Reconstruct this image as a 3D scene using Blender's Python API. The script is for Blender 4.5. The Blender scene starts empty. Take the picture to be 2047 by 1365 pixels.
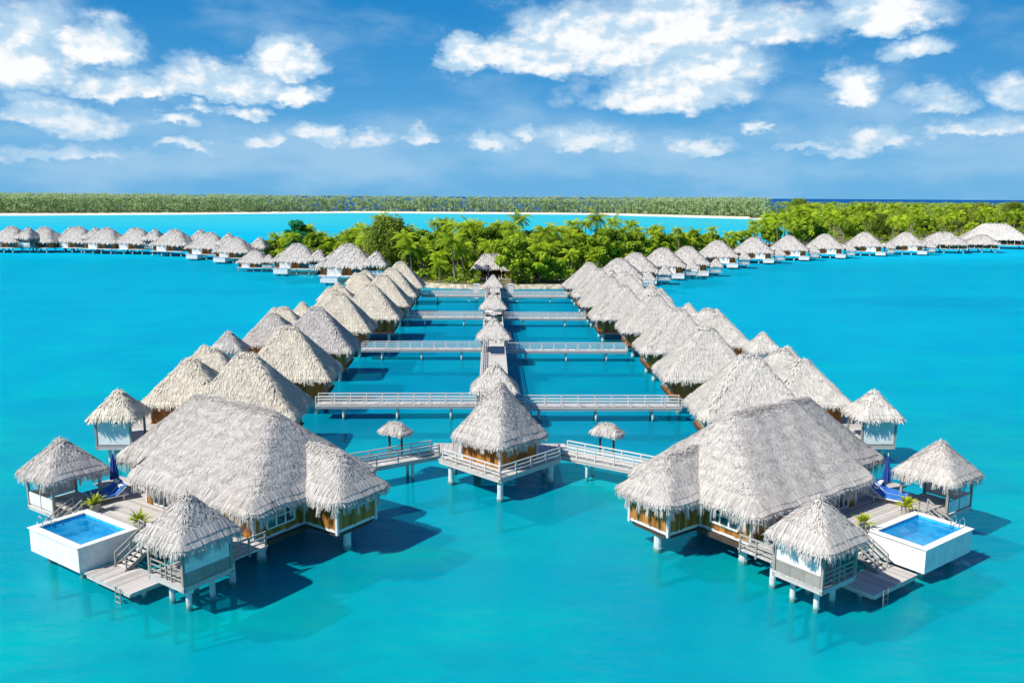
import bpy, math, random
import numpy as np
R = math.radians
RNG = np.random.default_rng(7)
random.seed(7)
scene = bpy.context.scene
COL = scene.collection

# ------------------------------------------------------------------ materials
def new_mat(name):
    m = bpy.data.materials.new(name); m.use_nodes = True
    nt = m.node_tree
    return m, nt, nt.nodes['Principled BSDF']
def nd(nt, t, **kw):
    n = nt.nodes.new(t)
    for k, v in kw.items():
        if k in n.inputs: n.inputs[k].default_value = v
        else: setattr(n, k, v)
    return n
def lk(nt, a, b): nt.links.new(a, b)
def math_(nt, op, a, b=None, c=None, clamp=False):
    n = nt.nodes.new('ShaderNodeMath'); n.operation = op; n.use_clamp = clamp
    for i, x in enumerate((a, b, c)):
        if x is None: continue
        if isinstance(x, (int, float)): n.inputs[i].default_value = x
        else: nt.links.new(x, n.inputs[i])
    return n.outputs[0]
def mixc(nt, f, a, b, blend='MIX'):
    n = nt.nodes.new('ShaderNodeMix'); n.data_type = 'RGBA'; n.blend_type = blend
    for i, x in ((0, f), (6, a), (7, b)):
        if isinstance(x, (int, float)): n.inputs[i].default_value = x
        elif isinstance(x, tuple): n.inputs[i].default_value = (*x, 1)
        else: nt.links.new(x, n.inputs[i])
    return n.outputs[2]
def sstep(nt, x, lo, hi):
    n = nt.nodes.new('ShaderNodeMapRange'); n.interpolation_type = 'SMOOTHSTEP'
    nt.links.new(x, n.inputs[0]); n.inputs[1].default_value = lo; n.inputs[2].default_value = hi
    return n.outputs[0]
def noise(nt, scale, detail=4, vec=None, rough=.55):
    n = nt.nodes.new('ShaderNodeTexNoise'); n.inputs['Scale'].default_value = scale
    n.inputs['Detail'].default_value = detail; n.inputs['Roughness'].default_value = rough
    if vec is not None: nt.links.new(vec, n.inputs['Vector'])
    return n.outputs['Fac']
def attr(nt, name='tint'):
    n = nt.nodes.new('ShaderNodeAttribute'); n.attribute_name = name
    return n.outputs['Fac']
def tinted(name, c0, c1, rough=.85, nscale=None, namp=.35, spec=.2, stretch=None):
    """Colour runs from c0 to c1 with each piece's own tint; a noise adds weathering."""
    m, nt, b = new_mat(name)
    f = attr(nt)
    if nscale:
        tc = nd(nt, 'ShaderNodeTexCoord'); v = tc.outputs['Object']
        if stretch:
            mp = nd(nt, 'ShaderNodeMapping'); mp.inputs['Scale'].default_value = stretch
            lk(nt, v, mp.inputs[0]); v = mp.outputs[0]
        nz = noise(nt, nscale, 5, v)
        f = math_(nt, 'ADD', f, math_(nt, 'MULTIPLY', math_(nt, 'SUBTRACT', nz, .5), namp * 2), clamp=True)
    lk(nt, mixc(nt, f, c0, c1), b.inputs['Base Color'])
    b.inputs['Roughness'].default_value = rough
    b.inputs['Specular IOR Level'].default_value = spec
    return m
def plain(name, c, rough=.6, nscale=3., amp=.12, metal=0., spec=.4):
    m, nt, b = new_mat(name)
    tc = nd(nt, 'ShaderNodeTexCoord')
    nz = noise(nt, nscale, 5, tc.outputs['Object'])
    d = tuple(x * (1 - amp) for x in c); l = tuple(min(1, x * (1 + amp)) for x in c)
    lk(nt, mixc(nt, sstep(nt, nz, .3, .7), d, l), b.inputs['Base Color'])
    b.inputs['Roughness'].default_value = rough; b.inputs['Metallic'].default_value = metal
    b.inputs['Specular IOR Level'].default_value = spec
    return m
def leafy(name, c0, c1, trans=.42):
    m, nt, b = new_mat(name)
    out = nt.nodes['Material Output']
    oi = nd(nt, 'ShaderNodeObjectInfo')
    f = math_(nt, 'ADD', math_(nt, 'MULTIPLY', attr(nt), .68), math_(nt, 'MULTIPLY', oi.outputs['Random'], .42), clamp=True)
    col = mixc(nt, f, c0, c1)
    d = nd(nt, 'ShaderNodeBsdfDiffuse'); t = nd(nt, 'ShaderNodeBsdfTranslucent')
    lk(nt, col, d.inputs[0]); lk(nt, col, t.inputs[0])
    mx = nd(nt, 'ShaderNodeMixShader'); mx.inputs[0].default_value = trans
    lk(nt, d.outputs[0], mx.inputs[1]); lk(nt, t.outputs[0], mx.inputs[2])
    lk(nt, mx.outputs[0], out.inputs[0]); nt.nodes.remove(b)
    return m

M = {}
M['thatch'] = tinted('weathered grey thatch', (.22, .203, .188), (.67, .628, .585), .95, .35, .22, .05)
M['thatch_cream'] = tinted('cream thatch', (.34, .30, .235), (.80, .735, .61), .95, .3, .2, .05)
M['thatch_pale'] = tinted('pale thatch', (.34, .315, .285), (.72, .685, .63), .95, .3, .2, .05)
M['wood'] = tinted('golden wood boards', (.17, .062, .012), (.50, .225, .05), .6, 1.2, .3, .25, (3, 3, .5))
M['dark_wood'] = plain('dark timber', (.06, .04, .028), .7)
M['deck'] = tinted('bleached deck boards', (.36, .335, .315), (.64, .60, .57), .8, 1.5, .25, .2)
M['rail'] = tinted('bleached rail timber', (.46, .45, .43), (.72, .70, .67), .75, 2., .2, .2)
def mat_pile():
    m, nt, b = new_mat('white concrete with tide mark')
    geo = nd(nt, 'ShaderNodeNewGeometry'); sp = nd(nt, 'ShaderNodeSeparateXYZ'); lk(nt, geo.outputs['Position'], sp.inputs[0])
    nz = noise(nt, 2.5, 5, geo.outputs['Position'])
    z = math_(nt, 'ADD', sp.outputs[2], math_(nt, 'MULTIPLY', math_(nt, 'SUBTRACT', nz, .5), .5))
    clean = mixc(nt, sstep(nt, nz, .3, .7), (.50, .53, .52), (.66, .69, .68))
    lk(nt, mixc(nt, sstep(nt, z, .12, .5), (.05, .24, .22), clean), b.inputs['Base Color']); b.inputs['Roughness'].default_value = .75
    return m
M['concrete'] = mat_pile()
M['weathered'] = tinted('weathered grey timber', (.20, .19, .17), (.44, .42, .38), .85, 2., .25, .2)
M['white'] = plain('white paint', (.74, .73, .70), .55, 1.6, .1)
M['frame'] = plain('white window paint', (.7, .7, .68), .5)
M['glass'] = plain('dark window glass', (.03, .06, .07), .08, 1., .2, 0, .6)
M['tile'] = plain('blue pool tile', (.04, .46, .80), .35, 2.5, .2)
M['cushion'] = plain('blue cushion fabric', (.03, .17, .55), .9, 6.)
M['parasol'] = plain('navy parasol canvas', (.02, .06, .28), .9, 6.)
M['navy'] = plain('dark navy surface', (.012, .05, .14), .6)
M['chrome'] = plain('steel tube', (.7, .72, .74), .25, 2., .05, 1.)
M['rubber'] = plain('black rubber', (.02, .02, .02), .8)
M['bark'] = tinted('palm bark', (.13, .10, .075), (.36, .31, .25), .9)
M['palm'] = leafy('palm fronds', (.045, .145, .014), (.56, .70, .045))
M['bush'] = leafy('broad leaves', (.04, .14, .016), (.48, .62, .045))
M['ironwood'] = leafy('feathery olive needles', (.10, .18, .02), (.36, .43, .07))
M['dark_leaf'] = leafy('dark blue green leaves', (.015, .16, .07), (.07, .40, .15))
M['far_leaf'] = leafy('haze paled distant forest', (.24, .38, .15), (.48, .60, .30), .45)  # leaf colour paled to imitate haze over the distance
M['point_leaf'] = leafy('green point forest', (.08, .21, .03), (.52, .66, .09))
M['yucca'] = leafy('yellow green yucca leaves', (.3, .4, .02), (.65, .68, .06))
M['sand'] = plain('white coral sand', (.72, .68, .58), .95, .05, .08)
M['soil'] = plain('dark sandy soil', (.16, .15, .07), .95, .08, .3)  # dark brown ground colour with mottling
M['clay'] = plain('stone planter', (.4, .38, .34), .8)

def mat_pool_water():
    m, nt, b = new_mat('pool water'); out = nt.nodes['Material Output']; nt.nodes.remove(b)
    tc = nd(nt, 'ShaderNodeTexCoord')
    bp = nd(nt, 'ShaderNodeBump'); bp.inputs['Strength'].default_value = .25; bp.inputs['Distance'].default_value = .08
    lk(nt, noise(nt, 2.2, 3, tc.outputs['Object']), bp.inputs['Height'])
    tr = nd(nt, 'ShaderNodeBsdfTransparent'); tr.inputs[0].default_value = (.7, .97, 1, 1)
    df = nd(nt, 'ShaderNodeBsdfDiffuse')
    lk(nt, mixc(nt, sstep(nt, noise(nt, 1.1, 4, tc.outputs['Object']), .35, .7), (.0, .30, .66), (.05, .50, .84)), df.inputs[0])
    gl = nd(nt, 'ShaderNodeBsdfGlossy'); gl.inputs['Roughness'].default_value = .05
    lk(nt, bp.outputs[0], gl.inputs['Normal'])
    fr = nd(nt, 'ShaderNodeFresnel'); fr.inputs[0].default_value = 1.33; lk(nt, bp.outputs[0], fr.inputs['Normal'])
    m1 = nd(nt, 'ShaderNodeMixShader'); m1.inputs[0].default_value = .5
    lk(nt, tr.outputs[0], m1.inputs[1]); lk(nt, df.outputs[0], m1.inputs[2])
    m2 = nd(nt, 'ShaderNodeMixShader'); lk(nt, fr.outputs[0], m2.inputs[0])
    lk(nt, m1.outputs[0], m2.inputs[1]); lk(nt, gl.outputs[0], m2.inputs[2])
    lk(nt, m2.outputs[0], out.inputs[0])
    return m
M['pool_water'] = mat_pool_water()

def mat_sea():
    """Lagoon water: part clear over the sand, part scattering; deep blue ocean past the reef."""
    m, nt, b = new_mat('lagoon water'); out = nt.nodes['Material Output']; nt.nodes.remove(b)
    geo = nd(nt, 'ShaderNodeNewGeometry'); P = geo.outputs['Position']
    sp = nd(nt, 'ShaderNodeSeparateXYZ'); lk(nt, P, sp.inputs[0])
    x, y = sp.outputs[0], sp.outputs[1]
    mp = nd(nt, 'ShaderNodeMapping'); mp.inputs['Scale'].default_value = (.6, 1, 1); lk(nt, P, mp.inputs[0])
    big = noise(nt, .018, 4, mp.outputs[0]); mid = noise(nt, .085, 6, mp.outputs[0], .6)
    near = mixc(nt, sstep(nt, y, 35, 150), (.0, .385, .465), (.0, .415, .615))
    col = mixc(nt, math_(nt, 'MULTIPLY', sstep(nt, big, .42, .70), .5), near, (.0, .29, .50))
    col = mixc(nt, math_(nt, 'MULTIPLY', sstep(nt, mid,   .42, .66), .8), col, mixc(nt, sstep(nt, y, 60, 170), (.0, .50, .46), (.0, .44, .62)))
    dx = math_(nt, 'DIVIDE', math_(nt, 'SUBTRACT', x, 112.), 46.); dy = math_(nt, 'DIVIDE', math_(nt, 'SUBTRACT', y, 197.), 13.)
    rr2 = math_(nt, 'ADD', math_(nt, 'ADD', math_(nt, 'MULTIPLY', dx, dx), math_(nt, 'MULTIPLY', dy, dy)), math_(nt, 'MULTIPLY', math_(nt, 'SUBTRACT', mid, .5), 2.5))
    col = mixc(nt, math_(nt, 'MULTIPLY', math_(nt, 'SUBTRACT', 1., sstep(nt, rr2, .2, 1.1)), .45), col, (.0, .27, .50))
    fine = noise(nt, .38, 7, mp.outputs[0], .65)
    col = mixc(nt, math_(nt, 'MULTIPLY', sstep(nt, fine, .42, .75), .42), col, (.0, .30, .42))  # sky reflection varying over the wave facets, painted into the water colour
    # deeper pond between the two rows of villas
    px = math_(nt, 'ABSOLUTE', math_(nt, 'SUBTRACT', x, .7))
    pond = math_(nt, 'MULTIPLY', sstep(nt, math_(nt, 'SUBTRACT', 26., px), 0, 9), sstep(nt, y, 68, 92))
    pond = math_(nt, 'MULTIPLY', pond, sstep(nt, math_(nt, 'SUBTRACT', 235., y), 0, 20))
    col = mixc(nt, math_(nt, 'MULTIPLY', pond, .92), col, (.0, .25, .40))
    # pale shallows before the far beach
    sh = math_(nt, 'MULTIPLY', sstep(nt, y, 420, 900), 1)
    col = mixc(nt, sh, col, (.035, .44, .54))
    deep = sstep(nt, y, 1300, 1420)
    col = mixc(nt, deep, col, (.004, .085, .27))
    opaque = math_(nt, 'ADD', sstep(nt, y, 250, 500), .6, clamp=True)
    # waves
    mp2 = nd(nt, 'ShaderNodeMapping'); mp2.inputs['Scale'].default_value = (.55, 1.1, 1); mp2.inputs['Rotation'].default_value = (0, 0, .35); lk(nt, P, mp2.inputs[0])
    w1 = noise(nt, .7, 6, mp2.outputs[0], .62); w2 = noise(nt, .12, 3, mp2.outputs[0])
    h = math_(nt, 'ADD', math_(nt, 'MULTIPLY', w1, .6), w2)
    bp = nd(nt, 'ShaderNodeBump'); bp.inputs['Strength'].default_value = .9; bp.inputs['Distance'].default_value = .5
    lk(nt, h, bp.inputs['Height'])
    df = nd(nt, 'ShaderNodeBsdfDiffuse'); lk(nt, col, df.inputs[0])
    tr = nd(nt, 'ShaderNodeBsdfTransparent'); tr.inputs[0].default_value = (.55, .95, 1, 1)
    gl = nd(nt, 'ShaderNodeBsdfGlossy'); gl.inputs['Roughness'].default_value = .12; lk(nt, bp.outputs[0], gl.inputs['Normal'])
    fr = nd(nt, 'ShaderNodeFresnel'); fr.inputs[0].default_value = 1.33; lk(nt, bp.outputs[0], fr.inputs['Normal'])
    ff = math_(nt, 'MINIMUM', math_(nt, 'MULTIPLY', fr.outputs[0], .7), math_(nt, 'MULTIPLY_ADD', sstep(nt, y, 45, 110), -.09, .12))
    m1 = nd(nt, 'ShaderNodeMixShader'); lk(nt, opaque, m1.inputs[0]); lk(nt, tr.outputs[0], m1.inputs[1]); lk(nt, df.outputs[0], m1.inputs[2])
    m2 = nd(nt, 'ShaderNodeMixShader'); lk(nt, ff, m2.inputs[0]); lk(nt, m1.outputs[0], m2.inputs[1]); lk(nt, gl.outputs[0], m2.inputs[2])
    lk(nt, m2.outputs[0], out.inputs[0])
    return m
M['sea'] = mat_sea()
def mat_bed():
    m, nt, b = new_mat('turquoise sand floor')
    geo = nd(nt, 'ShaderNodeNewGeometry')
    nz = noise(nt, .07, 6, geo.outputs['Position'])
    lk(nt, mixc(nt, sstep(nt, nz, .35, .7), (.0, .34, .55), (.0, .62, .64)), b.inputs['Base Color'])
    b.inputs['Roughness'].default_value = 1; b.inputs['Specular IOR Level'].default_value = 0
    return m
M['bed'] = mat_bed()

# ------------------------------------------------------------------ mesh builder
class MB:
    def __init__(s): s.v = []; s.f = []; s.t = []; s.n = 0
    def add(s, verts, faces, tint=.5):
        verts = np.asarray(verts, float)
        s.v.append(verts); k = s.n
        for f in faces: s.f.append(tuple(int(i) + k for i in f))
        s.t.append(np.full(len(verts), tint) if np.isscalar(tint) else np.asarray(tint)); s.n += len(verts)
    def box(s, c, size, rot=0., tint=.5):
        x, y, z = (a / 2 for a in size)
        q = np.array([(-x,-y,-z),(x,-y,-z),(x,y,-z),(-x,y,-z),(-x,-y,z),(x,-y,z),(x,y,z),(-x,y,z)])
        ca, sa = math.cos(rot), math.sin(rot)
        q = np.c_[q[:,0]*ca - q[:,1]*sa, q[:,0]*sa + q[:,1]*ca, q[:,2]] + np.array(c)
        s.add(q, [(0,3,2,1),(4,5,6,7),(0,1,5,4),(1,2,6,5),(2,3,7,6),(3,0,4,7)], tint)
    def bar(s, p, q, w, h, tint=.5):
        """box beam from p to q, w wide, h high"""
        p = np.array(p, float); q = np.array(q, float); d = q - p; L = np.linalg.norm(d); d /= L
        up = np.array((0,0,1.)) if abs(d[2]) < .95 else np.array((0,1.,0))
        r = np.cross(d, up); r /= np.linalg.norm(r); up = np.cross(r, d)
        vs = []
        for a in (p, q):
            for i, j in ((-1,-1),(1,-1),(1,1),(-1,1)): vs.append(a + r*i*w/2 + up*j*h/2)
        s.add(vs, [(3,2,1,0),(4,5,6,7),(0,1,5,4),(1,2,6,5),(2,3,7,6),(3,0,4,7)], tint)
    def cyl(s, p, q, r0, r1, n=8, tint=.5):
        p = np.array(p, float); q = np.array(q, float); d = (q-p); d /= np.linalg.norm(d)
        a = np.array((1.,0,0)) if abs(d[0]) < .9 else np.array((0,1.,0))
        u = np.cross(d, a); u /= np.linalg.norm(u); w = np.cross(d, u)
        vs = []
        for c, r in ((p, r0), (q, r1)):
            for i in range(n):
                t = 2*math.pi*i/n; vs.append(c + r*(u*math.cos(t) + w*math.sin(t)))
        fs = [(i, (i+1) % n, n+(i+1) % n, n+i) for i in range(n)] + [tuple(range(n))[::-1], tuple(range(n, 2*n))]
        s.add(vs, fs, tint)
    def quads(s, V, tint):
        """V: (N, k, 2, 3) strips of k rows of 2 verts; tint per strip"""
        N, k = V.shape[:2]; base = s.n
        s.v.append(V.reshape(-1, 3)); s.t.append(np.repeat(tint, k*2)); s.n += N*k*2
        i0 = base + np.arange(N)[:,None]*k*2 + (np.arange(k-1)*2)[None,:]
        i0 = i0.reshape(-1)
        s.f.extend(map(tuple, np.stack([i0, i0+1, i0+3, i0+2], 1).tolist()))
    def mesh(s, name, mat, smooth=False):
        me = bpy.data.meshes.new(name)
        v = np.concatenate(s.v) if s.v else np.zeros((0,3))
        me.from_pydata(v.tolist(), [], s.f)
        a = me.attributes.new('tint', 'FLOAT', 'POINT')
        a.data.foreach_set('value', np.concatenate(s.t).astype(np.float32))
        if smooth: me.polygons.foreach_set('use_smooth', np.ones(len(me.polygons), bool))
        me.materials.append(mat); me.update()
        return me

# ------------------------------------------------------------------ objects
def tag(o, label=None, cat=None, group=None, kind=None):
    if label: o['label'] = label
    if cat: o['category'] = cat
    if group: o['group'] = group
    if kind: o['kind'] = kind
    return o
def empty(name, label, cat, loc=(0,0,0), rz=0., sx=1., group=None, scale=1.):
    o = bpy.data.objects.new(name, None); COL.objects.link(o)
    o.empty_display_size = .5
    o.location = loc; o.rotation_euler = (0,0,rz); o.scale = (sx*scale, scale, scale)
    return tag(o, label, cat, group)
def obj(name, mb, mat, parent=None, smooth=False):
    me = mb if isinstance(mb, bpy.types.Mesh) else mb.mesh(name, M[mat], smooth)
    o = bpy.data.objects.new(name, me); COL.objects.link(o)
    if parent: o.parent = parent
    return o
def kids(o): return [c for c in bpy.data.objects if c.parent == o]
KIDS = {}
def tree_of(root):
    if root.name not in KIDS: KIDS[root.name] = [(c, [g for g in c.children]) for c in root.children]
    return KIDS[root.name]
def dup(root, label, loc, rz=0., sx=1., group=None, scale=1., swap=None):
    r = root.copy(); COL.objects.link(r)
    r.location = loc; r.rotation_euler = (0,0,rz); r.scale = (sx*scale, scale, scale)
    r['label'] = label
    if group: r['group'] = group
    for c, gs in tree_of(root):
        d = c.copy(); COL.objects.link(d); d.parent = r
        if swap and 'roof' in c.name: d.data = swap(d.data)
        for g in gs:
            e = g.copy(); COL.objects.link(e); e.parent = d
    return r
_alt = {}
def alt_mat(matname):
    def f(me):
        k = (me.name, matname)
        if k not in _alt:
            n = me.copy(); n.materials[0] = M[matname]; _alt[k] = n
        return _alt[k]
    return f

# ------------------------------------------------------------------ thatch
def tufts(mb, P, d, n, L, W, lift, jit=.28, tlo=.22, thi=.98, course=.55):
    """short straw bundles lying on the slope: P points, d downslope and n normal per point"""
    N = len(P); s = np.cross(d, n)
    a = RNG.normal(0, jit, N)[:,None]
    D = d*np.cos(a) + s*np.sin(a); S = s*np.cos(a) - d*np.sin(a)
    Ls = (L*(.55 + .9*RNG.random(N)))[:,None]; Ws = (W*(.5 + RNG.random(N)))[:,None]/2
    h = (lift*(.2 + RNG.random(N)))[:,None]
    rows = []
    for f, hh, wf in ((0, .01, .7), (.6, .75, 1.), (1., 1., .45)):
        c = P + D*Ls*f + n*(h*hh + .015)
        rows.append(np.stack([c - S*Ws*wf, c + S*Ws*wf], 1))
    t = tlo + (thi-tlo)*RNG.beta(2.6, 2.4, N) + .07*np.sin(P[:,2]*2*math.pi/course + 1.5*np.sin(P[:,0]*.8+P[:,1]*.6))
    mb.quads(np.stack(rows, 1), np.clip(t, 0, 1))
def hip_roof(mb, x0, x1, y0, y1, z0, z1, ra, rb, ry=None, dens=20, L=.7, W=.16, lift=.09, fr=14, fl=.5, thick=.35, k=.30, rnd=.75, step=.5, lump=.05, cap=0.):
    """shaggy hip roof with soft rounded hips, drooping corners and a ragged eave; ridge from (ra,ry) to (rb,ry) at z1"""
    ry = (y0+y1)/2 if ry is None else ry
    cx, cy, hx, hy = (x0+x1)/2, (y0+y1)/2, (x1-x0)/2, (y1-y0)/2
    rnd = min(rnd, hx*.45, hy*.45); k = min(k, (z1-z0)*.12)
    Hh = z1-z0 + k*math.log(4 if abs(ra-rb) < .5 else 2)
    ph = RNG.random(6)*6.28
    def corner(x, y):
        sx, sy = np.sign(x-cx), np.sign(y-cy)
        dx = np.maximum(0, np.abs(x-cx)-(hx-rnd)); dy = np.maximum(0, np.abs(y-cy)-(hy-rnd))
        nx = dx*np.sqrt(1-dy**2/(2*rnd**2)); ny = dy*np.sqrt(1-dx**2/(2*rnd**2))
        return x-sx*(dx-nx), y-sy*(dy-ny)
    def Z(x, y):
        hs = np.stack([(y-y0)*Hh/(ry-y0), (y1-y)*Hh/(y1-ry), (x-x0)*Hh/(ra-x0), (x1-x)*Hh/(x1-rb)])
        m = hs.min(0); z = m - k*np.log(np.exp(-(hs-m)/k).sum(0))
        z = z + lump*(np.sin(x*1.7+ph[0])*np.sin(y*1.5+ph[1]) + .7*np.sin(x*3.1+ph[2]+y*.8)*np.sin(y*2.7+ph[3]))
        return z0 + z
    nx, ny = max(6, int((x1-x0)/step)), max(6, int((y1-y0)/step))
    gx, gy = np.meshgrid(np.linspace(x0, x1, nx+1), np.linspace(y0, y1, ny+1), indexing='ij')
    mx, my = corner(gx, gy); mz = Z(mx, my)
    V = np.stack([mx, my, mz], -1).reshape(-1, 3); I = lambda i, j: i*(ny+1)+j
    fs = [(I(i,j), I(i+1,j), I(i+1,j+1), I(i,j+1)) for i in range(nx) for j in range(ny)]
    ring = [I(i,0) for i in range(nx)] + [I(nx,j) for j in range(ny)] + [I(i,ny) for i in range(nx,0,-1)] + [I(0,j) for j in range(ny,0,-1)]
    low = V[ring].copy(); low[:,0] = cx+(low[:,0]-cx)*(1-.1/hx); low[:,1] = cy+(low[:,1]-cy)*(1-.1/hy); low[:,2] = np.minimum(low[:,2]-thick*.6, z0-thick)
    b = len(V); n = len(ring)
    fs += [(ring[q], b+q, b+(q+1) % n, ring[(q+1) % n]) for q in range(n)]
    fs.append(tuple(range(b+n-1, b-1, -1)))
    mb.add(np.concatenate([V, low]), fs, .42)
    if not dens: return
    def frame(x, y):
        e = .06
        gxx = (Z(x+e, y)-Z(x-e, y))/(2*e); gyy = (Z(x, y+e)-Z(x, y-e))/(2*e)
        nn = np.stack([-gxx, -gyy, np.ones_like(x)], 1); nn /= np.linalg.norm(nn, axis=1)[:,None]
        d = -np.array((0,0,1.)) + nn*nn[:,2:3]; d /= np.maximum(1e-6, np.linalg.norm(d, axis=1))[:,None]
        return nn, d
    N = int(4*hx*hy*dens*1.35)
    x, y = corner(x0+(x1-x0)*RNG.random(N), y0+(y1-y0)*RNG.random(N)); nn, d = frame(x, y)
    tufts(mb, np.stack([x, y, Z(x, y)], 1), d, nn, L, W, lift)
    # crest: bundles folded over the ridge
    N = int((abs(rb-ra)+.8)*dens*.9)
    x = ra-.3 + (rb-ra+.6)*RNG.random(N); y = ry+RNG.normal(0, .12, N); nn, d = frame(x, y)
    tufts(mb, np.stack([x, y, Z(x, y)+.05], 1), d, nn, L*.7, W, lift*1.2, .5, .4, 1.)
    # ragged eave, two layers
    for inset_, dn, ll in ((0., 1., 1.), (.28, .6, .75)):
        u = RNG.random(int(4*(hx+hy)*fr*dn))*4*(hx+hy)
        X = np.select([u < 2*hx, u < 2*hx+2*hy, u < 4*hx+2*hy], [x0+u, np.full_like(u, x1), x1-(u-2*hx-2*hy)], x0)
        Y = np.select([u < 2*hx, u < 2*hx+2*hy, u < 4*hx+2*hy], [np.full_like(u, y0), y0+u-2*hx, np.full_like(u, y1)], y1-(u-4*hx-2*hy))
        X, Y = corner(cx+(X-cx)*(1-inset_/hx), cy+(Y-cy)*(1-inset_/hy))
        nn, d = frame(X, Y); P = np.stack([X, Y, Z(X, Y)], 1)
        out = nn*np.array((1,1,0.)); out /= np.maximum(1e-6, np.linalg.norm(out, axis=1))[:,None]
        e = np.stack([-out[:,1], out[:,0], np.zeros(len(u))], 1)
        ncl = max(8, int(4*(hx+hy)/.2)); cl = RNG.random(ncl+1)[np.minimum((u/(4*(hx+hy))*ncl).astype(int), ncl)]
        drop = (fl*ll*(.2 + 1.05*cl**1.4 + .25*RNG.random(len(u))))[:,None]
        Ws = (W*(.5 + .9*RNG.random(len(u))))[:,None]/2; o = (RNG.random(len(u))*.22)[:,None]; sd = e*RNG.normal(0, .14*fl, len(u))[:,None]
        rows = []
        for c, wf in ((P-d*.5+nn*.05, .8), (P+d*.06+out*o*.6+np.array((0,0,.03)), 1.1), (P+d*.1+out*o+sd-np.array((0,0,1.))*drop, .35)):
            rows.append(np.stack([c-e*Ws*wf, c+e*Ws*wf], 1))
        mb.quads(np.stack(rows, 1), np.clip(.2+.75*RNG.beta(2.2, 2, len(u)), 0, 1))
    if cap: mb.cyl((ra, ry, z1-.2), (ra, ry, z1+cap), .16, .05, 6, .6)

# ------------------------------------------------------------------ carpentry
def wall_run(mb, pts, z0, z1, w=.22, th=.07, holes=()):
    """vertical boards along a polyline; holes: (segment, a, b, zlo, zhi)"""
    for i in range(len(pts)-1):
        p = np.array(pts[i], float); q = np.array(pts[i+1], float); L = np.linalg.norm(q-p); e = (q-p)/L
        ang = math.atan2(e[1], e[0]); n = max(1, round(L/w)); bw = L/n
        for k in range(n):
            a = (k+.5)*bw; c = p + e*a; t = random.random()*.8+.1
            off = random.uniform(0, .012); cx, cy = c[0]+e[1]*off, c[1]-e[0]*off
            hs = [h for h in holes if h[0] == i and h[1] < a < h[2]]
            for lo, hi in ([(z0, hs[0][3]), (hs[0][4], z1)] if hs else [(z0, z1)]):
                if hi-lo > .02: mb.box((cx, cy, (lo+hi)/2), (bw*.985, th, hi-lo), ang, t)
def window(root, p, q, zlo, zhi, nx, nz, out, mats=('frame','glass'), name='window'):
    f = MB(); g = MB()
    p = np.array((*p, 0.)); q = np.array((*q, 0.)); o = np.array((*out, 0.))*.05
    z = lambda a: np.array((0,0,a))
    for k in range(nx+1):
        c = p + (q-p)*k/nx; f.bar(c+o+z(zlo), c+o+z(zhi), .1 if k in (0,nx) else .07, .12)
    for k in range(nz+1):
        zz = zlo + (zhi-zlo)*k/nz
        f.bar(p+o*1.06+z(zz), q+o*1.06+z(zz), .13, .1 if k in (0,nz) else .06)
    w = obj(name, f, mats[0], root)
    mid = (p+q)/2; L = np.linalg.norm(q-p); e = (q-p)/L
    g.box(mid - o*.4 + z((zlo+zhi)/2), (L, .03, zhi-zlo), math.atan2(e[1], e[0]))
    obj('pane', g, mats[1], w)
    return w
def boards(mb, x0, x1, y0, y1, z, th=.1, along='x', w=.3):
    """deck boards running along x or y"""
    a0, a1 = (y0, y1) if along == 'x' else (x0, x1)
    n = max(1, round((a1-a0)/w)); bw = (a1-a0)/n
    for k in range(n):
        c = a0 + (k+.5)*bw; t = .15 + .75*random.random()
        if along == 'x': mb.box(((x0+x1)/2, c, z-th/2), (x1-x0, bw*.93, th), 0, t)
        else: mb.box((c, (y0+y1)/2, z-th/2), (bw*.93, y1-y0, th), 0, t)
def railing(mb, pts, z, h=1.0, gap=1.8, rails=3, w=.09):
    for i in range(len(pts)-1):
        p = np.array((*pts[i][:2], z)); q = np.array((*pts[i+1][:2], z)); L = np.linalg.norm(q-p); n = max(1, round(L/gap))
        for k in range(n+1):
            c = p + (q-p)*k/n; mb.bar(c - np.array((0,0,.25)), c + np.array((0,0,h+.04)), w*1.2, w*1.2, .4)
        for r in range(rails):
            zz = np.array((0,0,h*(r+1)/rails)); mb.bar(p+zz, q+zz, w*.8, w*(1.2 if r == rails-1 else .9), .6)
def post(root, x, y, z1, r=.28, z0=-2.6, name='post', mat='concrete'):
    p = MB(); p.cyl((x,y,z0), (x,y,z1), r, r, 10); 
    if r > .2: p.cyl((x,y,z0), (x,y,.35), r*1.18, r*1.18, 10)
    return obj(name, p, mat, root, False)
def beams(mb, x0, x1, y0, y1, z, n=3, w=.22, h=.3):
    for k in range(n):
        y = y0 + (y1-y0)*k/(n-1); mb.bar((x0,y,z-h/2), (x1,y,z-h/2), w, h)
    for x in (x0, x1): mb.bar((x,y0+w/2+.01,z-h*.52), (x,y1-w/2-.01,z-h*.52), w, h)

ORD = ['first','second','third','fourth','fifth','sixth','seventh','eighth','ninth','tenth','eleventh','twelfth','thirteenth','fourteenth']
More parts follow.
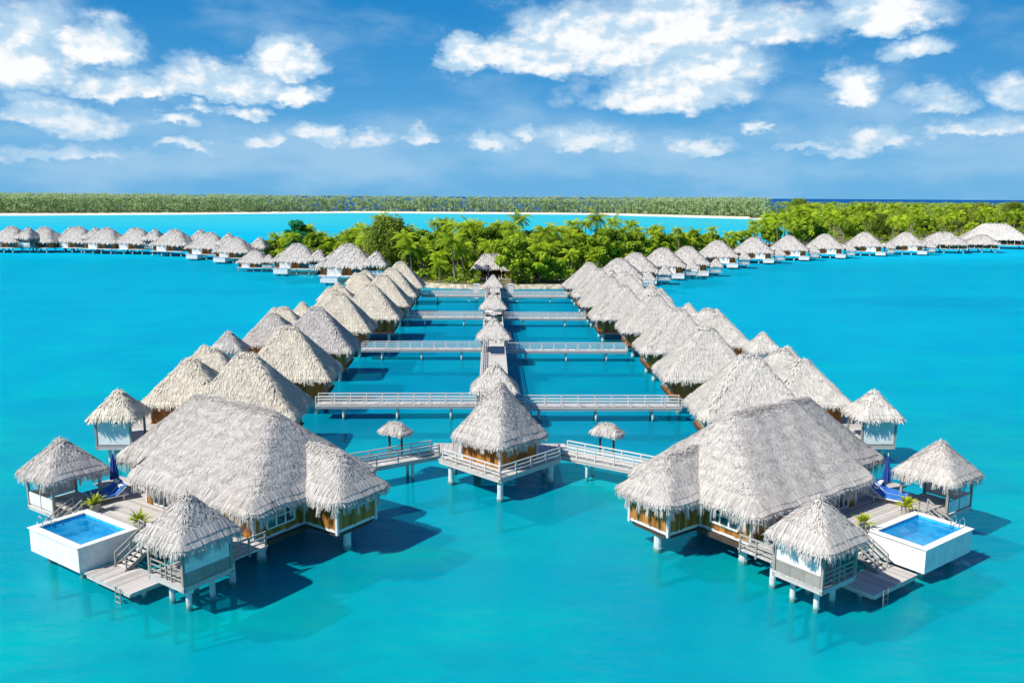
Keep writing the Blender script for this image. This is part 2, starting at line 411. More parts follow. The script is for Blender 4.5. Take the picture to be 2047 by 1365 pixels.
# ------------------------------------------------------------------ camera, light, sky
cam = bpy.data.cameras.new('camera'); co = bpy.data.objects.new('camera', cam); COL.objects.link(co)
cam.sensor_width = 36; cam.lens = 36*1700/2047; cam.clip_start = .5; cam.clip_end = 80000
co.location = (0, 0, 24)
from mathutils import Matrix, Vector
yw, pt, rl = R(1.4), R(9.65), R(.35)
fwd = Vector((math.sin(yw)*math.cos(pt), math.cos(yw)*math.cos(pt), -math.sin(pt)))
rt = Vector((math.cos(yw), -math.sin(yw), 0)); up = rt.cross(fwd)
rr = math.cos(rl)*rt + math.sin(rl)*up; uu = -math.sin(rl)*rt + math.cos(rl)*up
co.matrix_world = Matrix(((rr.x,uu.x,-fwd.x,0),(rr.y,uu.y,-fwd.y,0),(rr.z,uu.z,-fwd.z,24),(0,0,0,1)))
scene.camera = co

SUN_EL, SUN_A = 46., 61.          # SUN_A: degrees from -Y towards -X
sx_, sy_ = -math.sin(R(SUN_A)), -math.cos(R(SUN_A))
to_sun = Vector((sx_*math.cos(R(SUN_EL)), sy_*math.cos(R(SUN_EL)), math.sin(R(SUN_EL))))
sl = bpy.data.lights.new('sun', 'SUN'); so = bpy.data.objects.new('sun', sl); COL.objects.link(so)
sl.energy = 4.8; sl.angle = R(.8); sl.color = (1., .955, .88)
so.location = (-60, -20, 80); so.rotation_euler = (-to_sun).to_track_quat('-Z', 'Y').to_euler()

CLOUDS = [(-28.2,7.4,3.7,2.5,1.05),(-23.8,8.7,2.4,1.7,.9),(-27.1,9.6,3.0,2.0,.45),(-22.8,6.3,3.0,1.2,1),(-16.7,6.8,4.4,1.5,.95),(-13.1,8.4,2.1,1.5,1.15),(-12.2,6.4,1.7,.9,.9),(-27.1,4.6,2.7,1.3,.6),(-25.0,4.0,3.0,1.3,.65),(-19.7,4.4,1.6,.6,.7),(-15.6,5.2,1.7,.5,.6),(-18.3,5.3,1.2,.4,.4),(-10.9,3.9,1.9,.9,.9),(-14.2,3.4,1.3,.8,.4),(-19.0,2.8,1.7,.5,.5),(-7.9,3.7,2.0,1.1,.6),(-4.7,3.9,1.3,1.0,.8),(-1.7,8.9,2.1,1.5,1.1),(2.5,8.9,4.4,1.7,1.0),(7.0,10.0,6.1,2.9,1.0),(11.7,10.6,5.1,2.7,1.1),(11.2,6.8,5.4,2.0,1.0),(13.9,8.2,4.0,2.0,1.0),(17.4,10.4,4.0,1.7,.55),(24.0,10.8,3.7,1.5,1.0),(25.7,8.7,1.9,1.0,.75),(22.5,6.6,1.9,1.6,.95),(27.3,5.7,1.6,1.0,.45),(-.1,3.5,2.0,.7,.6),(1.9,4.2,1.2,.8,.65),(5.5,3.8,3.0,1.2,.75),(8.1,3.5,2.0,.8,.5),(13.5,3.3,2.5,1.0,.7),(19.6,3.3,1.7,.5,.5),(24.2,3.5,2.2,1.0,.75),(17.2,4.5,1.0,.5,.5),(29.5,4.0,4.0,.8,.4),(31.1,5.8,1.7,1.3,.5),(22.0,3.0,2.0,.6,.4),(-26.4,2.2,5.1,.7,.35)]
def build_world():
    w = bpy.data.worlds.new('World'); scene.world = w; w.use_nodes = True
    nt = w.node_tree; bg = nt.nodes['Background']
    sky = nd(nt, 'ShaderNodeTexSky'); sky.sky_type = 'NISHITA'; sky.sun_disc = False
    sky.sun_elevation = R(SUN_EL); sky.sun_rotation = math.atan2(sx_, sy_)
    sky.air_density = 1.; sky.dust_density = .3; sky.ozone_density = 2.
    tc = nd(nt, 'ShaderNodeTexCoord'); g = tc.outputs['Generated']
    sp = nd(nt, 'ShaderNodeSeparateXYZ'); lk(nt, g, sp.inputs[0])
    az = math_(nt, 'MULTIPLY', math_(nt, 'ARCTAN2', sp.outputs[0], sp.outputs[1]), 57.2958)
    el = math_(nt, 'MULTIPLY', math_(nt, 'ARCSINE', sp.outputs[2]), 57.2958)
    cv = nd(nt, 'ShaderNodeCombineXYZ'); lk(nt, az, cv.inputs[0]); lk(nt, el, cv.inputs[1]); A = cv.outputs[0]
    # wisps and billows: warp the coordinates a little
    mpn = nd(nt, 'ShaderNodeMapping'); mpn.inputs['Scale'].default_value = (.8, 1.25, 1); lk(nt, A, mpn.inputs[0])
    nz = nd(nt, 'ShaderNodeTexNoise', Scale=.42, Detail=7., Roughness=.55); lk(nt, mpn.outputs[0], nz.inputs['Vector'])
    vm = lambda op, a, b, c=None: _vm(nt, op, a, b, c)
    warp = vm('MULTIPLY', vm('SUBTRACT', nz.outputs['Color'], (.5,.5,.5)), (4.6, 2.2, 0))
    nz2 = nd(nt, 'ShaderNodeTexNoise', Scale=1.25, Detail=6., Roughness=.6); lk(nt, mpn.outputs[0], nz2.inputs['Vector'])
    warp = vm('ADD', warp, vm('MULTIPLY', vm('SUBTRACT', nz2.outputs['Color'], (.5,.5,.5)), (1.8, 1.4, 0)))
    W = vm('ADD', A, warp)
    acc = None
    for a, e, ra, re, s in CLOUDS:
        q = vm('SUBTRACT', W, (a, e - re*.25, 0))
        m = vm('MINIMUM', q, (99, 0, 99))
        m = vm('MULTIPLY', m, (0, 1.1/re, 0))
        q = vm('MULTIPLY_ADD', q, (.84/ra, .78/re, 0), m)
        L = nd(nt, 'ShaderNodeVectorMath'); L.operation = 'LENGTH'; lk(nt, q, L.inputs[0])
        d = math_(nt, 'MULTIPLY_ADD', L.outputs['Value'], -(s+.5), s+.5)
        acc = d if acc is None else math_(nt, 'SMOOTH_MAX', acc, d, .12)
    fine = nd(nt, 'ShaderNodeTexNoise', Scale=.8, Detail=8., Roughness=.56); lk(nt, mpn.outputs[0], fine.inputs['Vector'])
    dens = math_(nt, 'ADD', acc, math_(nt, 'MULTIPLY', math_(nt, 'SUBTRACT', fine.outputs['Fac'], .5), .7))
    mask = sstep(nt, dens, .0, .74)
    halo = math_(nt, 'MULTIPLY', sstep(nt, math_(nt, 'ADD', math_(nt, 'ADD', acc, .22), math_(nt, 'MULTIPLY', math_(nt, 'SUBTRACT', nz.outputs['Fac'], .5), 1.6)), .0, .8), .5)
    # thin veils between the clouds, fading up
    veil = nd(nt, 'ShaderNodeTexNoise', Scale=.16, Detail=6., Roughness=.55)
    mpv = nd(nt, 'ShaderNodeMapping'); mpv.inputs['Scale'].default_value = (.6, 1.6, 1); lk(nt, A, mpv.inputs[0]); lk(nt, mpv.outputs[0], veil.inputs['Vector'])
    low = math_(nt, 'MULTIPLY', sstep(nt, el, .3, 2.), math_(nt, 'SUBTRACT', 1., sstep(nt, el, 3.6, 6.5)))
    v = math_(nt, 'MULTIPLY', sstep(nt, math_(nt, 'ADD', veil.outputs['Fac'], math_(nt, 'MULTIPLY', low, .16)), .44, .80), .52)
    # lit side / shaded side
    mo = nd(nt, 'ShaderNodeVectorMath'); mo.operation = 'ADD'; lk(nt, mpn.outputs[0], mo.inputs[0]); mo.inputs[1].default_value = (-.4, .6, 0)
    f2 = nd(nt, 'ShaderNodeTexNoise', Scale=.45, Detail=7., Roughness=.55); lk(nt, mo.outputs[0], f2.inputs['Vector'])
    f1 = nd(nt, 'ShaderNodeTexNoise', Scale=.45, Detail=7., Roughness=.55); lk(nt, mpn.outputs[0], f1.inputs['Vector'])
    relief = math_(nt, 'SUBTRACT', f1.outputs['Fac'], f2.outputs['Fac'])
    br = sstep(nt, math_(nt, 'ADD', math_(nt, 'MULTIPLY', relief, 3.0), math_(nt, 'MULTIPLY', dens, .55)), .12, .82)
    ramp = nd(nt, 'ShaderNodeValToRGB'); cr = ramp.color_ramp
    lk(nt, math_(nt, 'DIVIDE', el, 90.), ramp.inputs[0])
    cr.elements[0].position = 0.; cr.elements[0].color = (.085, .335, .60, 1)
    cr.elements[1].position = 1.; cr.elements[1].color = (.008, .04, .15, 1)
    for p, c in ((.03, (.075,.315,.585)), (.075, (.035,.245,.53)), (.13, (.002,.18,.46)), (.22, (.015,.13,.42)), (.4, (.01,.07,.24))):
        e = cr.elements.new(p); e.color = (*c, 1)
    grad = nd(nt, 'ShaderNodeVectorMath'); grad.operation = 'SCALE'; lk(nt, ramp.outputs[0], grad.inputs[0]); grad.inputs['Scale'].default_value = 10.
    base = mixc(nt, .94, sky.outputs[0], grad.outputs[0])
    ccol = mixc(nt, br, (3.9, 5.5, 6.9), (7.7, 7.75, 7.8))
    c1 = mixc(nt, math_(nt, 'MAXIMUM', v, halo), base, (3.9, 5.5, 6.9))
    # distance softens the low clouds
    mk = math_(nt, 'MULTIPLY', mask, math_(nt, 'MULTIPLY_ADD', sstep(nt, el, .8, 6.5), .42, .55))
    up_ = sstep(nt, el, -.2, .8)
    c2 = mixc(nt, math_(nt, 'MULTIPLY', mk, up_), c1, ccol)
    lk(nt, c2, bg.inputs['Color']); bg.inputs['Strength'].default_value = .1
def _vm(nt, op, a, b, c=None):
    n = nt.nodes.new('ShaderNodeVectorMath'); n.operation = op
    for i, x in enumerate((a, b, c)):
        if x is None: continue
        if isinstance(x, tuple): n.inputs[i].default_value = x
        else: nt.links.new(x, n.inputs[i])
    return n.outputs[0]
build_world()

# ------------------------------------------------------------------ sea and land
def sheet(name, z, r, mat):
    mb = MB(); vs = [(0, 0, z)]; fs = []; n = 64
    for i in range(n): vs.append((r*math.cos(2*math.pi*i/n), r*math.sin(2*math.pi*i/n), z))
    fs = [(0, 1+i, 1+(i+1) % n) for i in range(n)]
    mb.add(vs, fs); return tag(obj(name, mb, mat), kind='structure')
sheet('lagoon_water', 0., 60000, 'sea')
sheet('lagoon_floor', -2.6, 1000, 'bed')

def inset(poly, d):
    P = np.array(poly, float); n = len(P); out = []
    area = .5*sum(P[i][0]*P[(i+1)%n][1]-P[(i+1)%n][0]*P[i][1] for i in range(n)); sg = 1 if area > 0 else -1
    for i in range(n):
        a, b, c = P[i-1], P[i], P[(i+1) % n]
        e1 = (b-a)/np.linalg.norm(b-a); e2 = (c-b)/np.linalg.norm(c-b)
        nn = sg*(np.array((-e1[1], e1[0])) + np.array((-e2[1], e2[0]))); nn /= max(.6, np.linalg.norm(nn))
        out.append(b + nn*d)
    return np.array(out)
def dense_poly(poly, step, amp):
    P = np.array(poly, float); out = []
    for i in range(len(P)):
        a, b = P[i], P[(i+1) % len(P)]; L = np.linalg.norm(b-a); k = max(1, int(L/step)); nn = np.array((-(b-a)[1], (b-a)[0]))/L
        for j in range(k): out.append(a + (b-a)*j/k + nn*RNG.normal(0, amp)*(j > 0))
    return np.array(out)
def land(poly, beach_w, top, step=8, amp=.8, sand='sand'):
    P = dense_poly(poly, step, amp); Q = inset(P, beach_w); n = len(P)
    mb = MB(); vs = [(*p, -2.8) for p in inset(P, -beach_w*.8)] + [(*p, .12) for p in P] + [(*q, top) for q in Q]
    fs = []
    for k in (0, n):
        fs += [(k+i, k+(i+1) % n, k+n+(i+1) % n, k+n+i) for i in range(n)]
    mb.add(vs, fs); tag(obj('beach', mb, sand), kind='structure')
    mb = MB(); mb.add([(*q, top) for q in Q], [tuple(range(n))]); tag(obj('island_ground', mb, 'soil'), kind='structure')
def inside(P, pts):
    P = np.asarray(P); x, y = pts[:,0], pts[:,1]; r = np.zeros(len(pts), bool); j = len(P)-1
    for i in range(len(P)):
        c = ((P[i][1] > y) != (P[j][1] > y)) & (x < (P[j][0]-P[i][0])*(y-P[i][1])/(P[j][1]-P[i][1]+1e-12) + P[i][0]); r ^= c; j = i
    return r
def scatter(poly, n, mind=0., tries=30):
    P = np.array(poly); lo, hi = P.min(0), P.max(0); out = []; 
    cell = {}
    for p in (lo + (hi-lo)*RNG.random((n*tries, 2))):
        if len(out) >= n: break
        if not inside(P, p[None])[0]: continue
        if mind:
            k = (int(p[0]//mind), int(p[1]//mind))
            if any(np.hypot(*(p-q)) < mind for i in (-1,0,1) for j in (-1,0,1) for q in cell.get((k[0]+i, k[1]+j), ())): continue
            cell.setdefault(k, []).append(p)
        out.append(p)
    return np.array(out)
ISLAND = [(-100,352),(-88,322),(-64,288),(-44,256),(-22,231),(-8,223),(19,224),(24,240),(36,262),(54,288),(78,322),(104,356),(120,384),(90,380),(40,362),(0,352),(-50,356)]
RIGHT = [(110,372),(130,378),(160,408),(198,430),(232,436),(300,470),(420,560),(700,800),(900,1100),(700,1300),(330,1160),(318,930),(262,730),(186,530),(150,455),(122,412)]
FAR = [(-1400,900),(-900,930),(-533,965),(-380,1060),(-199,1222),(0,1200),(149,1182),(240,1060),(330,960),(420,1300),(150,1330),(-200,1345),(-600,1250),(-1400,1150)]
M['stony_sand'] = plain('stony grey sand', (.42, .38, .29), .95, .9, .45)
land(ISLAND, 1.5, 1.1, 8, .8, 'stony_sand')
land(RIGHT, 6., 1.5, 14, 1.5)
land(FAR, 34., 2., 30, 3.)

# ------------------------------------------------------------------ plants
def frond(mb, org, yaw, elev, L, droop, nl=13, lw=.20, ll=.95, tint=.5):
    ca, sa = math.cos(yaw), math.sin(yaw); pts = []; a = elev; p = np.array(org, float); n = 7
    for i in range(n+1):
        pts.append(p.copy()); d = np.array((ca*math.cos(a), sa*math.cos(a), math.sin(a))); p = p + d*L/n; a -= droop/n*(1+.5*i/n)
    pts = np.array(pts); side = np.array((-sa, ca, 0.))
    rows = []; tt = []
    for k in range(nl):
        f = .12 + .88*k/(nl-1); x = f*n; i = min(n-1, int(x)); c = pts[i] + (pts[i+1]-pts[i])*(x-i)
        d = pts[i+1]-pts[i]; d /= np.linalg.norm(d)
        l = ll*(math.sin(math.pi*min(1., .18+.75*f)))+.15
        for s in (-1, 1):
            v = d*.45 + side*s*.9 - np.array((0,0,.45+.25*random.random())); v /= np.linalg.norm(v)
            e = c + v*l
            rows.append([[c-d*lw*.5, c+d*lw*.5], [e-d*lw*.3, e+d*lw*.3]]); tt.append(min(1, max(0, tint+random.uniform(-.12,.12))))
    mb.quads(np.array(rows), np.array(tt))
    for i in range(n): mb.bar(pts[i], pts[i+1], .09, .05, min(1, tint+.15))
def palm_meshes(h, lean, nf, fl, seed):
    random.seed(seed); tr = MB(); cr = MB()
    pts = [np.array((lean*(t**1.7), 0, h*t)) for t in np.linspace(0, 1, 7)]
    pts[0] = np.array((0,0,-.3))
    for i in range(6): tr.cyl(pts[i], pts[i+1], .24-.022*i, .24-.022*(i+1), 6, .3+.4*random.random())
    top = pts[-1]
    for k in range(nf):
        t = k/nf; el = R(72 - 92*t + random.uniform(-8, 8)); yaw = k*2.39996 + random.uniform(-.2,.2)
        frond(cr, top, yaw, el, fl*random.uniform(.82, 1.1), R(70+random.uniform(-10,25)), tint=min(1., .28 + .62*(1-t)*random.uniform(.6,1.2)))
    for k in range(5):
        a = random.random()*6.28; cr.cyl(top+np.array((.22*math.cos(a), .22*math.sin(a), -.15)), top+np.array((.26*math.cos(a), .26*math.sin(a), -.5)), .1, .14, 5, .75)
    return tr.mesh('trunk', M['bark']), cr.mesh('crown', M['palm'])
def leaf_cloud(mb, centres, radii, per, size, tlo=.1, thi=.95, flat=.75, up=.4):
    rows = []; tt = []
    for c, r in zip(centres, radii):
        ct = RNG.uniform(tlo, thi)
        N = per; v = RNG.normal(size=(N, 3)); v /= np.linalg.norm(v, axis=1)[:,None]
        rad = r*(.55+.5*RNG.random(N))
        P = np.array(c) + v*rad[:,None]*np.array((1,1,flat))
        n = v + RNG.normal(0, .5, (N,3)); n[:,2] += up; n /= np.linalg.norm(n, axis=1)[:,None]
        a = np.cross(n, RNG.normal(size=(N,3))); a /= np.linalg.norm(a, axis=1)[:,None]; b = np.cross(n, a)
        s = size*(.6+.8*RNG.random(N))[:,None]
        rows.append(np.stack([np.stack([P-a*s*.5-b*s*.1, P-a*s*.1+b*s*.45],1), np.stack([P+a*s*.1-b*s*.45, P+a*s*.5+b*s*.1],1)],1))
        tt.append(np.clip(ct + RNG.normal(0, .12, N), 0, 1))
    mb.quads(np.concatenate(rows), np.concatenate(tt))
def tree_mesh(h, rw, nb, size, mat, seed, feathery=False, per=70):
    global RNG
    keep = RNG; RNG = np.random.default_rng(seed)
    tr = MB(); cr = MB(); cs = []; rs = []
    tr.cyl((0,0,-.3), (0,0,h*.45), .32, .22, 7, .3)
    for k in range(nb):
        a = RNG.random()*6.28; t = RNG.random(); z = h*(.28 + .66*t); w = rw*math.sqrt(max(.05, 1-((t-.35)/.72)**2))
        r = w*(.25+.75*RNG.random()); c = np.array((r*math.cos(a), r*math.sin(a), z)); cs.append(c); rs.append(rw*RNG.uniform(.2, .36))
        if k % 3 == 0: tr.cyl((0,0,h*(.2+.25*t)), c, .11, .03, 5, .4)
    leaf_cloud(cr, cs, rs, per, size, flat=1.1 if feathery else .75, up=.1 if feathery else .5)
    RNG = keep
    return tr.mesh('trunk', M['bark']), cr.mesh('crown', M[mat])
def plant_tree(name, meshes, label, cat, group, loc, rz, sc):
    r = empty(name, label, cat, loc, rz, 1., group, sc)
    obj('trunk', meshes[0], None, r); obj('crown', meshes[1], None, r)
    return r
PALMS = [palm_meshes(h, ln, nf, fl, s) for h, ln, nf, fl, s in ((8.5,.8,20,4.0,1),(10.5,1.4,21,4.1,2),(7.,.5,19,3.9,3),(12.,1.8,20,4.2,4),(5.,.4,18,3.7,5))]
BUSHY = [tree_mesh(h, rw, nb, .75, 'bush', s) for h, rw, nb, s in ((8., 4.2, 30, 11), (6.5, 3.8, 26, 12), (10., 4.6, 34, 13))]
random.seed(5)
# grove behind the pier
HOUSE = np.array((.9, 244.))
def clear(p):
    if abs(p[0]-HOUSE[0]) < 8 and p[1] < 253 and p[1] > 236: return False
    return not (abs(p[0]-.5) < 4.0 and p[1] < 240)
grove_in = inset(np.array(ISLAND), 3.)
pts = [p for p in scatter(grove_in, 310, 4.1) if clear(p)] + list(scatter([(64,312),(104,360),(118,382),(98,377),(56,334)], 24, 4.))
for i, p in enumerate(pts):
    f = (p[1]-225)/130.
    k = random.choices(range(5), weights=(3,3,3,1.2,2.4))[0] if f > .18 else random.choice((2,4,4,0))
    sc = random.uniform(.75, 1.3)*(1. if p[1] < 300 else .92)
    if p[0] < -40 or p[0] > 55: sc *= .85
    if i % 5 in (1, 3):
        plant_tree('broadleaf_tree', BUSHY[i % 3], 'bright green bushy broadleaf tree among the palms behind the pier', 'tree', 'broadleaf trees among the palms behind the pier', (*p, 1.1), random.random()*6.28, sc)
    else:
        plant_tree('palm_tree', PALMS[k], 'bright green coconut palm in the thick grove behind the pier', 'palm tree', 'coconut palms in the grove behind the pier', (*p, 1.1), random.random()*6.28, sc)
irw = tree_mesh(17., 7.4, 120, .55, 'ironwood', 21, True, 130)
plant_tree('ironwood_tree', irw, 'tall feathery olive green tree rising over the palms beside the cream roofs', 'tree', None, (-29.5, 247., 1.), .4, 1.)
plant_tree('tall_palm', palm_meshes(11.5, .4, 22, 4.3, 33), 'tall palm with a bare pale trunk standing beside the feathery olive tree', 'palm tree', None, (-23.8, 237., 1.), 2., 1.)
dk = tree_mesh(14., 5.2, 60, .8, 'dark_leaf', 22, False, 90)
plant_tree('evergreen_tree', dk, 'dark blue green round tree at the far tip of the palm grove', 'tree', None, (-70., 312., 1.), 0, 1.)
for i, (x, y, s) in enumerate(((4.2, 262, 1.1), (10., 300., 1.25), (-5., 268., 1.15), (44., 318., 1.15))):
    plant_tree('tall_palm', PALMS[3], 'tall palm whose head stands clear above the grove canopy', 'palm tree', 'tall palms above the grove canopy', (x, y, 1.1), i*1.7, s)
# wooded point on the far side of the water
edge = [(134,392),(164,416),(198,438),(232,446),(300,480),(400,560),(440,640),(280,700),(230,600),(180,500)]
pts = list(scatter(edge, 125, 6.6)) + list(scatter([(116,380),(134,388),(164,420),(186,500),(150,446),(124,408)], 36, 4.6))
for i, p in enumerate(pts):
    if i % 5 == 4: plant_tree('broadleaf_tree', BUSHY[i % 3], 'bushy green tree on the wooded point behind the curved villa row', 'tree', 'broadleaf trees on the wooded point', (*p, 1.5), random.random()*6.28, random.uniform(1., 1.35))
    else: plant_tree('palm_tree', PALMS[random.choice((0,1,1,2,0))], 'coconut palm on the wooded point behind the curved villa row', 'palm tree', 'coconut palms on the wooded point', (*p, 1.5), random.random()*6.28, random.uniform(.85, 1.6))
for i, (x, y, sc) in enumerate(((248,690,1.3),(262,598,1.12),(300,548,1.05),(352,610,1.15),(395,640,1.2),(215,470,.85))):
    plant_tree('ironwood_tree', irw, 'tall olive feathery tree standing above the palms of the wooded point', 'tree', 'tall feathery trees on the wooded point', (x, y, 1.5), i*1.3, sc)
def forest_stuff(name, poly, n, hmin, hmax, mat, mind, fronds=10, fl=4.2, gz=1.5, bush=.6):
    mb = MB(); P = scatter(poly, n, mind, 12); rows = []; tt = []
    for p in P:
        h = RNG.uniform(hmin, hmax); base = RNG.uniform(.15, .85)
        top = np.array((p[0], p[1], gz+h))
        mb.cyl((p[0]+RNG.normal(0,.5), p[1], gz-.3), top, .3, .2, 4, .5)
        a0 = RNG.random()*6.28
        for k in range(fronds):
            a = a0 + 6.283*k/fronds; e = RNG.uniform(-.2, .75); L = fl*RNG.uniform(.7, 1.1)
            d = np.array((math.cos(a)*math.cos(e), math.sin(a)*math.cos(e), math.sin(e))); s = np.array((-math.sin(a), math.cos(a), 0))*.62
            m = top + d*L*.55; q = top + d*L - np.array((0,0,L*.32))
            rows.append([[top-s*.4, top+s*.4], [m-s, m+s], [q-s*.35, q+s*.35]]); tt.append(np.clip(base+RNG.normal(0,.14), 0, 1))
    mb.quads(np.array(rows), np.array(tt))
    c = scatter(poly, int(n*bush), 0, 12)
    leaf_cloud(mb, [(x, y, gz+RNG.uniform(.5, hmin*1.12)) for x, y in c], RNG.uniform(2., 4.2, len(c)), 16, 2., .1, .9)
    return tag(obj(name, mb, mat), kind='stuff')
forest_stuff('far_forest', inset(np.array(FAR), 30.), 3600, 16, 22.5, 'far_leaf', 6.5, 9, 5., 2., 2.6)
forest_stuff('point_forest', [(190,520),(280,690),(440,640),(520,640),(700,820),(850,1080),(700,1250),(345,1120),(330,930),(262,730)], 1700, 8, 18, 'point_leaf', 8., 10, 5., 1.5, .6)
def undergrowth(poly, n, hmax, mat, gz, avoid=True):
    mb = MB(); c = [p for p in scatter(poly, n, 0, 12) if not avoid or clear(p)]
    leaf_cloud(mb, [(x, y, gz+RNG.uniform(.2, hmax)) for x, y in c], RNG.uniform(.8, 2., len(c)), 26, .8, .05, .9)
    return tag(obj('undergrowth', mb, mat), kind='stuff')
undergrowth(inset(np.array(ISLAND), .9), 1700, 2.6, 'bush', 1.1)
undergrowth(edge, 500, 4., 'bush', 1.5, False)

# ------------------------------------------------------------------ the two big villas at the pier end
FR = {'L': ((-15.12, 51.15), R(-35.8), -1.), 'R': ((16.61, 50.48), R(35.), 1.)}
def at(side, u, v, z=0.):
    (x, y), f, s = FR[side]; u *= s
    return (x + u*math.cos(f) - v*math.sin(f), y + u*math.sin(f) + v*math.cos(f), z)
def rot(side, r=0.): return FR[side][1] + FR[side][2]*r
def place(proto_root, first, side, u, v, r, label, z=0.):
    """first use moves the thing itself, later ones copy it"""
    if first: o = proto_root
    else: o = dup(proto_root, label, (0,0,0))
    o['label'] = label; o.location = at(side, u, v, z); o.rotation_euler = (0,0,rot(side, r)); o.scale = (FR[side][2], 1, 1)
    return o

G_BIG = 'large villas at the head of the pier'
big = empty('overwater_villa', 'x', 'villa', group=G_BIG)
rf = MB()
hip_roof(rf, 0, 13.6, 0, 11.6, 4.2, 9.1, 4.6, 11.6, 5.8, 160, .36, .058, .035, 70, .74, k=.34, rnd=.9)
hip_roof(rf, 8, 18.9, 2.3, 9.6, 4.2, 9.05, 11., 13.4, 5.9, 160, .36, .058, .035, 70, .74, k=.34, rnd=.9)
hip_roof(rf, -3.1, 5, 4.6, 9.6, 4.15, 6.8, -.6, 3., 7.1, 160, .36, .058, .035, 70, .74, k=.34, rnd=.9)
obj('roof', rf, 'thatch', big)
wl = MB()
wp = [(12.7,.95),(.95,.95),(.95,5.25),(-2.2,5.25),(-2.2,8.9),(.95,8.9),(.95,10.7),(12.7,10.7),(12.7,9),(18,9),(18,3.2),(12.7,3.2),(12.7,.95)]
wall_run(wl, wp, 1.9, 4.25, holes=[(1,1.0,3.3,2.45,3.75),(3,.9,3.2,3.2,3.85),(0,1.,4.6,2.2,3.9),(0,6.5,8.6,2.4,3.8)])
obj('wall', wl, 'wood', big)
tr = MB()
for i in range(len(wp)-1):
    p, q = np.array((*wp[i],0.)), np.array((*wp[i+1],0.)); e = (q-p)/np.linalg.norm(q-p); o = np.array((e[1],-e[0],0))*-.05
    tr.bar(p-o+np.array((0,0,1.86)), q-o+np.array((0,0,1.86)), .16, .2, .8)
for x, y in wp[:-1]: tr.box((x, y, 3.0), (.2, .2, 2.7), 0, .5)
obj('wall_trim', tr, 'rail', big)
window(big, (.9,1.95), (.9,4.25), 2.45, 3.75, 3, 2, (-1,0))
window(big, (-2.25,6.15), (-2.25,8.45), 3.2, 3.85, 4, 1, (-1,0))
window(big, (8.1,.9), (11.7,.9), 2.2, 3.9, 6, 1, (0,-1))
window(big, (4.1,.9), (6.2,.9), 2.4, 3.8, 3, 2, (0,-1))
fl = MB()
fl.box((6.8,5.8,1.82), (11.6,9.6,.12)); fl.box((-.7,7.07,1.821), (2.9,3.5,.12)); fl.box((15.4,6.1,1.822), (5.1,5.6,.12))
beams(fl, .7, 12.8, 1.2, 10.4, 1.75, 5); beams(fl, -2., .6, 5.5, 8.7, 1.74, 2); beams(fl, 12.9, 17.8, 3.5, 8.8, 1.74, 3)
obj('floor', fl, 'dark_wood', big)
dk_ = MB()
boards(dk_, 2.6, 18.4, -2.9, .8, 2.1, .1, 'x'); boards(dk_, -.6, 2.58, -2.1, .8, 2.1, .1, 'x'); boards(dk_, 12.9, 19.6, .82, 3.1, 2.1, .1, 'x')
beams(dk_, 2.8, 18.2, -2.8, .6, 1.99, 3, .16, .22)
dk_.bar((2.55,-2.93,1.98), (18.45,-2.93,1.98), .06, .3, .55); dk_.bar((-.65,-2.13,1.98), (2.5,-2.13,1.98), .06, .3, .55)
obj('deck', dk_, 'deck', big)
for a_ in ([(-.6,.6), (-.6,-1.9)], [(2.7,-2.8), (5.5,-2.8)], [(7.1,-2.8),(7.7,-2.8)]):
    rl_ = MB(); railing(rl_, a_, 2.1, .95, 1.35); obj('railing', rl_, 'weathered', big)
for x, y in ((1.6,2.),(-1.6,6.7),(1.6,9.8),(6.5,2.),(6.5,9.8),(11.8,2.),(11.8,9.8),(17.,4.),(17.,8.4)): post(big, x, y, 1.75)
for x, y in ((3.2,-2.2),(8.5,-1.),(13.,-2.2),(17.6,-.6),(.2,-1.4)): post(big, x, y, 1.95, .2)
LB = {'L': 'largest thatched villa with shaded dark walls standing over a black water shadow', 'R': 'largest thatched villa with sunlit golden wood walls and a white framed window'}
place(big, False, 'R', 0, 0, 0, LB['R']); place(big, True, 'L', 0, 0, 0, LB['L'])

